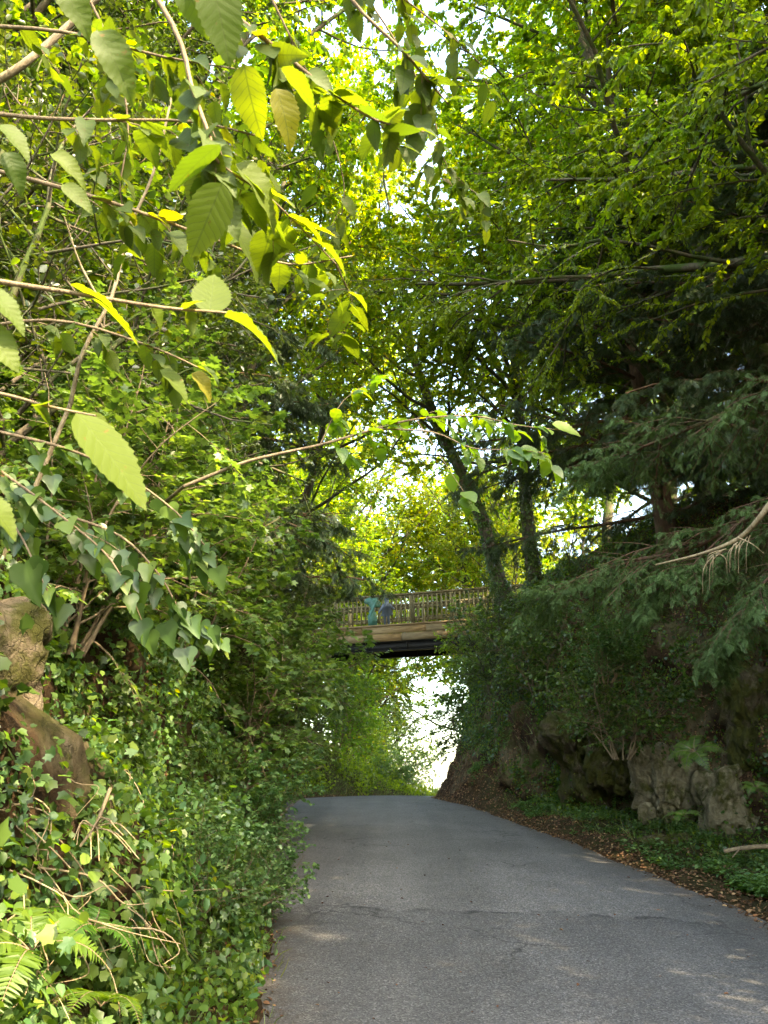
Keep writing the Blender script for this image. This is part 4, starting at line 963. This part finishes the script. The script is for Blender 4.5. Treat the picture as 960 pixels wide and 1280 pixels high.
HB = [
 dict(path=[(360, -140, 2.6), (440, -50, 2.6), (520, 10, 2.6), (570, 50, 2.6), (610, 90, 2.7)], r0=.005, r1=.0015, nl=13, size=.085, twigs=.18),
 dict(path=[(420, -60, 3.2), (500, 60, 3.2), (540, 140, 3.3), (560, 210, 3.4), (620, 260, 3.4)], r0=.005, r1=.0015, nl=14, size=.09, twigs=.22),
 dict(path=[(-120, 330, 1.25), (0, 352, 1.2), (90, 366, 1.2), (200, 384, 1.22), (285, 391, 1.25)], r0=.005, r1=.0018, nl=3, size=.06, t0=.7),
 dict(path=[(-120, 470, 1.4), (0, 492, 1.35), (60, 508, 1.32), (120, 520, 1.3)], r0=.004, r1=.002, nl=3, size=.06, t0=.5),
 dict(path=[(-100, 130, 1.9), (30, 146, 1.85), (120, 150, 1.8), (240, 152, 1.8), (330, 172, 1.85)], r0=.006, r1=.002, nl=9, size=.085, twigs=.14),
 dict(path=[(120, -120, 1.6), (215, 30, 1.5), (240, 110, 1.45), (262, 170, 1.4), (275, 205, 1.4), (340, 250, 1.5), (420, 330, 1.7)], r0=.006, r1=.0015, nl=14, size=.085, twigs=.12),
 dict(path=[(150, -80, 1.9), (260, -5, 1.8), (345, 60, 1.75), (410, 112, 1.8), (470, 150, 1.9), (530, 165, 2.0)], r0=.007, r1=.002, nl=14, size=.09, twigs=.14),
 dict(path=[(380, -100, 2.2), (440, 0, 2.1), (500, 60, 2.1), (530, 95, 2.1), (560, 130, 2.2)], r0=.006, r1=.002, nl=10, size=.085, twigs=.14),
 dict(path=[(-60, 200, 2.2), (60, 230, 2.1), (160, 260, 2.1), (270, 300, 2.2), (360, 330, 2.3), (440, 320, 2.4)], r0=.007, r1=.002, nl=14, size=.085, twigs=.16),
 dict(path=[(-60, 30, 2.4), (80, 40, 2.3), (200, 70, 2.3), (320, 90, 2.3)], r0=.007, r1=.002, nl=12, size=.085, twigs=.16),
 dict(path=[(60, -100, 2.6), (140, 60, 2.6), (160, 160, 2.6), (150, 240, 2.6), (170, 300, 2.7)], r0=.005, r1=.0015, nl=12, size=.08, twigs=.16),
 dict(path=[(300, -80, 2.6), (360, 40, 2.6), (400, 130, 2.7), (430, 230, 2.8), (420, 300, 2.9)], r0=.005, r1=.0015, nl=13, size=.08, twigs=.18),
 dict(path=[(420, 330, 1.7), (440, 380, 2.2), (430, 420, 2.4)], r0=.002, r1=.001, nl=6, size=.08, twigs=.12),
 dict(path=[(-80, 420, 2.4), (60, 400, 2.3), (180, 430, 2.3), (270, 470, 2.4)], r0=.006, r1=.002, nl=8, size=.075, twigs=.14),
]
up_ = V3(0.1, -.75, .6)
HS = [
 (262, -40, 1.15, 290, 78, .03, V3(.2, -1, .1)), (225, -30, 1.3, 262, 40, .03, V3(-.2, -1, .2)),
 (122, 38, 1.35, 168, 108, .0, V3(.1, -1, .2)), (70, -30, 1.5, 112, 28, .0, V3(.1, -1, .2)),
 (275, 180, 1.3, 208, 232, .05, V3(0, -.6, .8)), (278, 228, 1.25, 240, 322, .02, V3(.5, -.8, .1)), (292, 205, 1.4, 362, 262, .03, V3(-.2, -.8, .5)),
 (305, 80, 1.35, 320, 172, .03, V3(-.3, -1, .1)), (352, 84, 1.4, 400, 128, .05, V3(0, -.5, .8)), (345, 110, 1.55, 372, 180, .02, V3(.3, -1, .2)),
 (280, 396, 1.25, 358, 416, .0, V3(.1, -.35, .9)), (262, 392, 1.25, 268, 338, .04, V3(.2, -1, .5)), (88, 356, 1.2, 188, 408, .05, V3(.1, -.5, .9)),
 (95, 516, 1.1, 190, 628, .0, V3(.75, -.55, .35)), (-20, 360, 1.0, 36, 402, .0, V3(.1, -.8, .7)), (-30, 405, 1.0, 26, 452, .0, V3(-.1, -.8, .6)), (-30, 620, 1.0, 28, 655, .0, V3(.1, -.6, .8)),
 (64, 192, 1.5, 108, 216, .0, V3(.1, -1, .4)), (78, 230, 1.5, 116, 258, .0, V3(.1, -1, .3)), (8, 190, 1.6, 30, 232, .0, V3(.4, -1, .2)), (0, 155, 1.5, 40, 188, .0, up_),
 (200, 462, 1.5, 240, 490, .0, V3(0, -.7, .7)), (240, 466, 1.6, 270, 490, .0, up_), (275, 262, 1.7, 340, 330, .02, up_),
]
rootp = at(-420, 900, 1.9)
ex = [([rootp, at(-330, 500, 1.8), at(-200, 260, 1.9), at(-100, 130, 1.9)], .016, .006), ([at(-330, 500, 1.8), at(-200, 400, 1.5), at(-120, 330, 1.25)], .008, .005),
      ([at(-330, 500, 1.8), at(-220, 480, 1.6), at(-120, 470, 1.4)], .008, .005), ([at(-200, 260, 1.9), at(-60, 30, 1.9), at(120, -120, 1.6), at(150, -80, 1.9)], .010, .006),
      ([at(-60, 30, 1.9), at(150, -160, 2.1), at(380, -100, 2.2)], .008, .006), ([at(-200, 260, 1.9), at(-120, 230, 2.1), at(-60, 200, 2.2)], .008, .006),
      ([at(-330, 500, 1.8), at(-200, 460, 2.2), at(-80, 420, 2.4)], .008, .005)]
near_shrub('wych_elm_tree', 'overhanging branches with large backlit serrated leaves closest to the camera', 'tree', rootp, HB, HS, 21, extra=ex)

# long thin bough reaching across the lane
rp = at(150, 720, 5.6)
BB = [dict(path=[(230, 608, 4.2), (300, 580, 4.2), (345, 568, 4.2), (400, 556, 4.25), (470, 536, 4.3), (520, 524, 4.3), (590, 520, 4.35), (650, 532, 4.4), (705, 538, 4.4)], r0=.0105, r1=.0025, nl=20, size=.10, t0=.35, twigs=.22, droop=.3),
      dict(path=[(470, 536, 4.3), (540, 540, 4.2), (590, 560, 4.15), (640, 562, 4.1), (680, 566, 4.1)], r0=.005, r1=.002, nl=9, size=.10, twigs=.16),
      dict(path=[(520, 524, 4.3), (560, 585, 4.0), (590, 630, 3.95)], r0=.003, r1=.001, nl=3, size=.12, t0=.5),
      dict(path=[(400, 556, 4.25), (430, 500, 4.4), (480, 470, 4.6)], r0=.004, r1=.001, nl=8, size=.10, twigs=.15)]
near_shrub('elm_sapling', 'sapling whose long bare bough reaches over the lane in front of the bridge trees', 'tree', rp, BB, [(690, 530, 4.4, 728, 540, 0, V3(0, -.8, .5)), (650, 560, 4.1, 685, 572, 0, V3(0, -.8, .5)), (572, 628, 3.95, 602, 634, 0, V3(0, -.8, .5))], 5,
           T=T_SERR, mat='hazel', extra=[([rp, at(185, 650, 5.0), at(230, 608, 4.2)], .013, .010)])

def yew_boughs(label, root_loc, paths, seed, mat):
    rng = RS(seed); o = thing('yew_tree', label, 'tree', tuple(root_loc)); c = np.array(root_loc)
    W = []; PP = []; AA = []; NN = []
    for p, r0 in paths:
        P = np.array(px_path(p)); tt = np.linspace(0, len(P) - 1, 12); i = np.minimum(tt.astype(int), len(P) - 2); f = (tt - i)[:, None]
        pts = (P[i] * (1 - f) + P[i + 1] * f)[None]; rad = np.linspace(r0, .006, 12)[None]; W.append((pts, rad, 6)); L = np.array([np.linalg.norm(np.diff(P, axis=0), axis=1).sum()])
        a, d, L, rc = spawn(rng, pts, rad, L, 26, .15, 1.0, 52, 12, .30, lambda t: 1.2 - .7 * t, .8)
        p1 = grow(rng, a, d, L, 6, .06, -.07); W.append((p1, taper(rc, 7, .3), 4))
        a, d, L, rc = spawn(rng, p1, taper(rc, 7, .3), L, 10, .05, 1.0, 45, 12, .42, lambda t: 1.2 - .5 * t, .6)
        p2 = grow(rng, a, d, L, 4, .09, -.12); W.append((p2, taper(rc, 5, .3), 3))
        for q, n in ((p1, 12), (p2, 9)):
            a, b, n_ = leaf_points(rng, q, n, .7, .5); PP.append(a); AA.append(b); NN.append(n_)
    W = [(p - c, r, k) for p, r, k in W]; PP = np.concatenate(PP) - c
    ob('boughs', tubes(W, M['yewbark'], 'boughs'), o)
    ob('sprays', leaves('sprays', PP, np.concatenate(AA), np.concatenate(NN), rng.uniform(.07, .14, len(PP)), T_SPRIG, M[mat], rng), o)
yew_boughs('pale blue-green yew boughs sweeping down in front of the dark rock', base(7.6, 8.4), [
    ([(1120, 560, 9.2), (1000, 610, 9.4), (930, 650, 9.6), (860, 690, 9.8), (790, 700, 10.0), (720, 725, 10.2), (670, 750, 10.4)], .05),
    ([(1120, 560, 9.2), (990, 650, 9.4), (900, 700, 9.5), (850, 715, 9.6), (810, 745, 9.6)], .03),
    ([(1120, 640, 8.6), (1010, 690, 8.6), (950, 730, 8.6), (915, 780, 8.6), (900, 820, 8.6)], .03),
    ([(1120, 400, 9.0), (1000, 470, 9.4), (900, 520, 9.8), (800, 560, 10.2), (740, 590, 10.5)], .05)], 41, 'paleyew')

# spray of glossy ivy in front of the bank
rp = at(-60, 640, 2.3)
IB = [dict(path=[(-40, 560, 2.4), (30, 610, 2.35), (70, 640, 2.3), (130, 690, 2.25), (160, 735, 2.2)], r0=.006, r1=.002, nl=18, size=.075, twigs=.2, droop=.7, spread=.7, t0=.1, face=1.1),
      dict(path=[(0, 540, 2.6), (80, 560, 2.6), (150, 590, 2.6), (220, 640, 2.6), (262, 690, 2.6)], r0=.006, r1=.002, nl=20, size=.07, twigs=.2, droop=.7, spread=.7, t0=.1, face=1.1),
      dict(path=[(70, 640, 2.4), (150, 670, 2.5), (200, 720, 2.5), (230, 770, 2.5), (270, 790, 2.5)], r0=.005, r1=.002, nl=18, size=.072, twigs=.18, droop=.8, spread=.7, t0=.1, face=1.1),
      dict(path=[(-30, 600, 2.5), (20, 660, 2.4), (50, 720, 2.3), (60, 740, 2.3)], r0=.004, r1=.002, nl=10, size=.078, twigs=.15, droop=.9, spread=.6, t0=.1, face=1.1)]
IS = [(30, 705, 2.1, 50, 760, 0, V3(.2, -1, .2)), (55, 700, 2.1, 42, 730, 0, V3(0, -1, .4)), (270, 710, 2.4, 280, 740, 0, V3(.2, -1, .3)), (205, 780, 2.3, 218, 812, 0, V3(.2, -1, .3)), (265, 785, 2.3, 275, 808, 0, V3(.2, -1, .3))]
_iv = [(.0, .0), (.10, -.05), (.24, -.07), (.36, .0), (.42, .12), (.43, .24), (.37, .34), (.29, .42), (.25, .52), (.20, .66), (.12, .82), (.0, 1.0)]
_ivr = _iv + [(-x, y) for x, y in _iv[-2:0:-1]]
T_IVB = tpl([(0, .38, -.05)] + [(x, y, .22 * abs(x) - .14 * y * y) for x, y in _ivr], [(0, 1 + i, 1 + (i + 1) % len(_ivr)) for i in range(len(_ivr))])
T_OLD = tpl([(0, 0, 0), (.30, .02, .05), (.44, .28, .06), (.30, .55, .02), (.13, .80, -.03), (0, 1, -.12), (-.13, .80, -.03), (-.30, .55, .02), (-.44, .28, .06), (-.30, .02, .05), (0, .4, -.04)],
            [(0, 1, 2, 10), (10, 2, 3, 4), (10, 4, 5, 6), (10, 6, 7, 8), (0, 10, 8, 9)])
near_shrub('climbing_ivy', 'glossy large-leaved ivy hanging over the bank in front of the tan rock', 'ivy', rp, IB, IS, 9, T=T_IVB, mat='ivy', extra=[([at(-90, 900, 2.6), rp, at(-40, 560, 2.4), at(0, 540, 2.6)], .012, .006)])
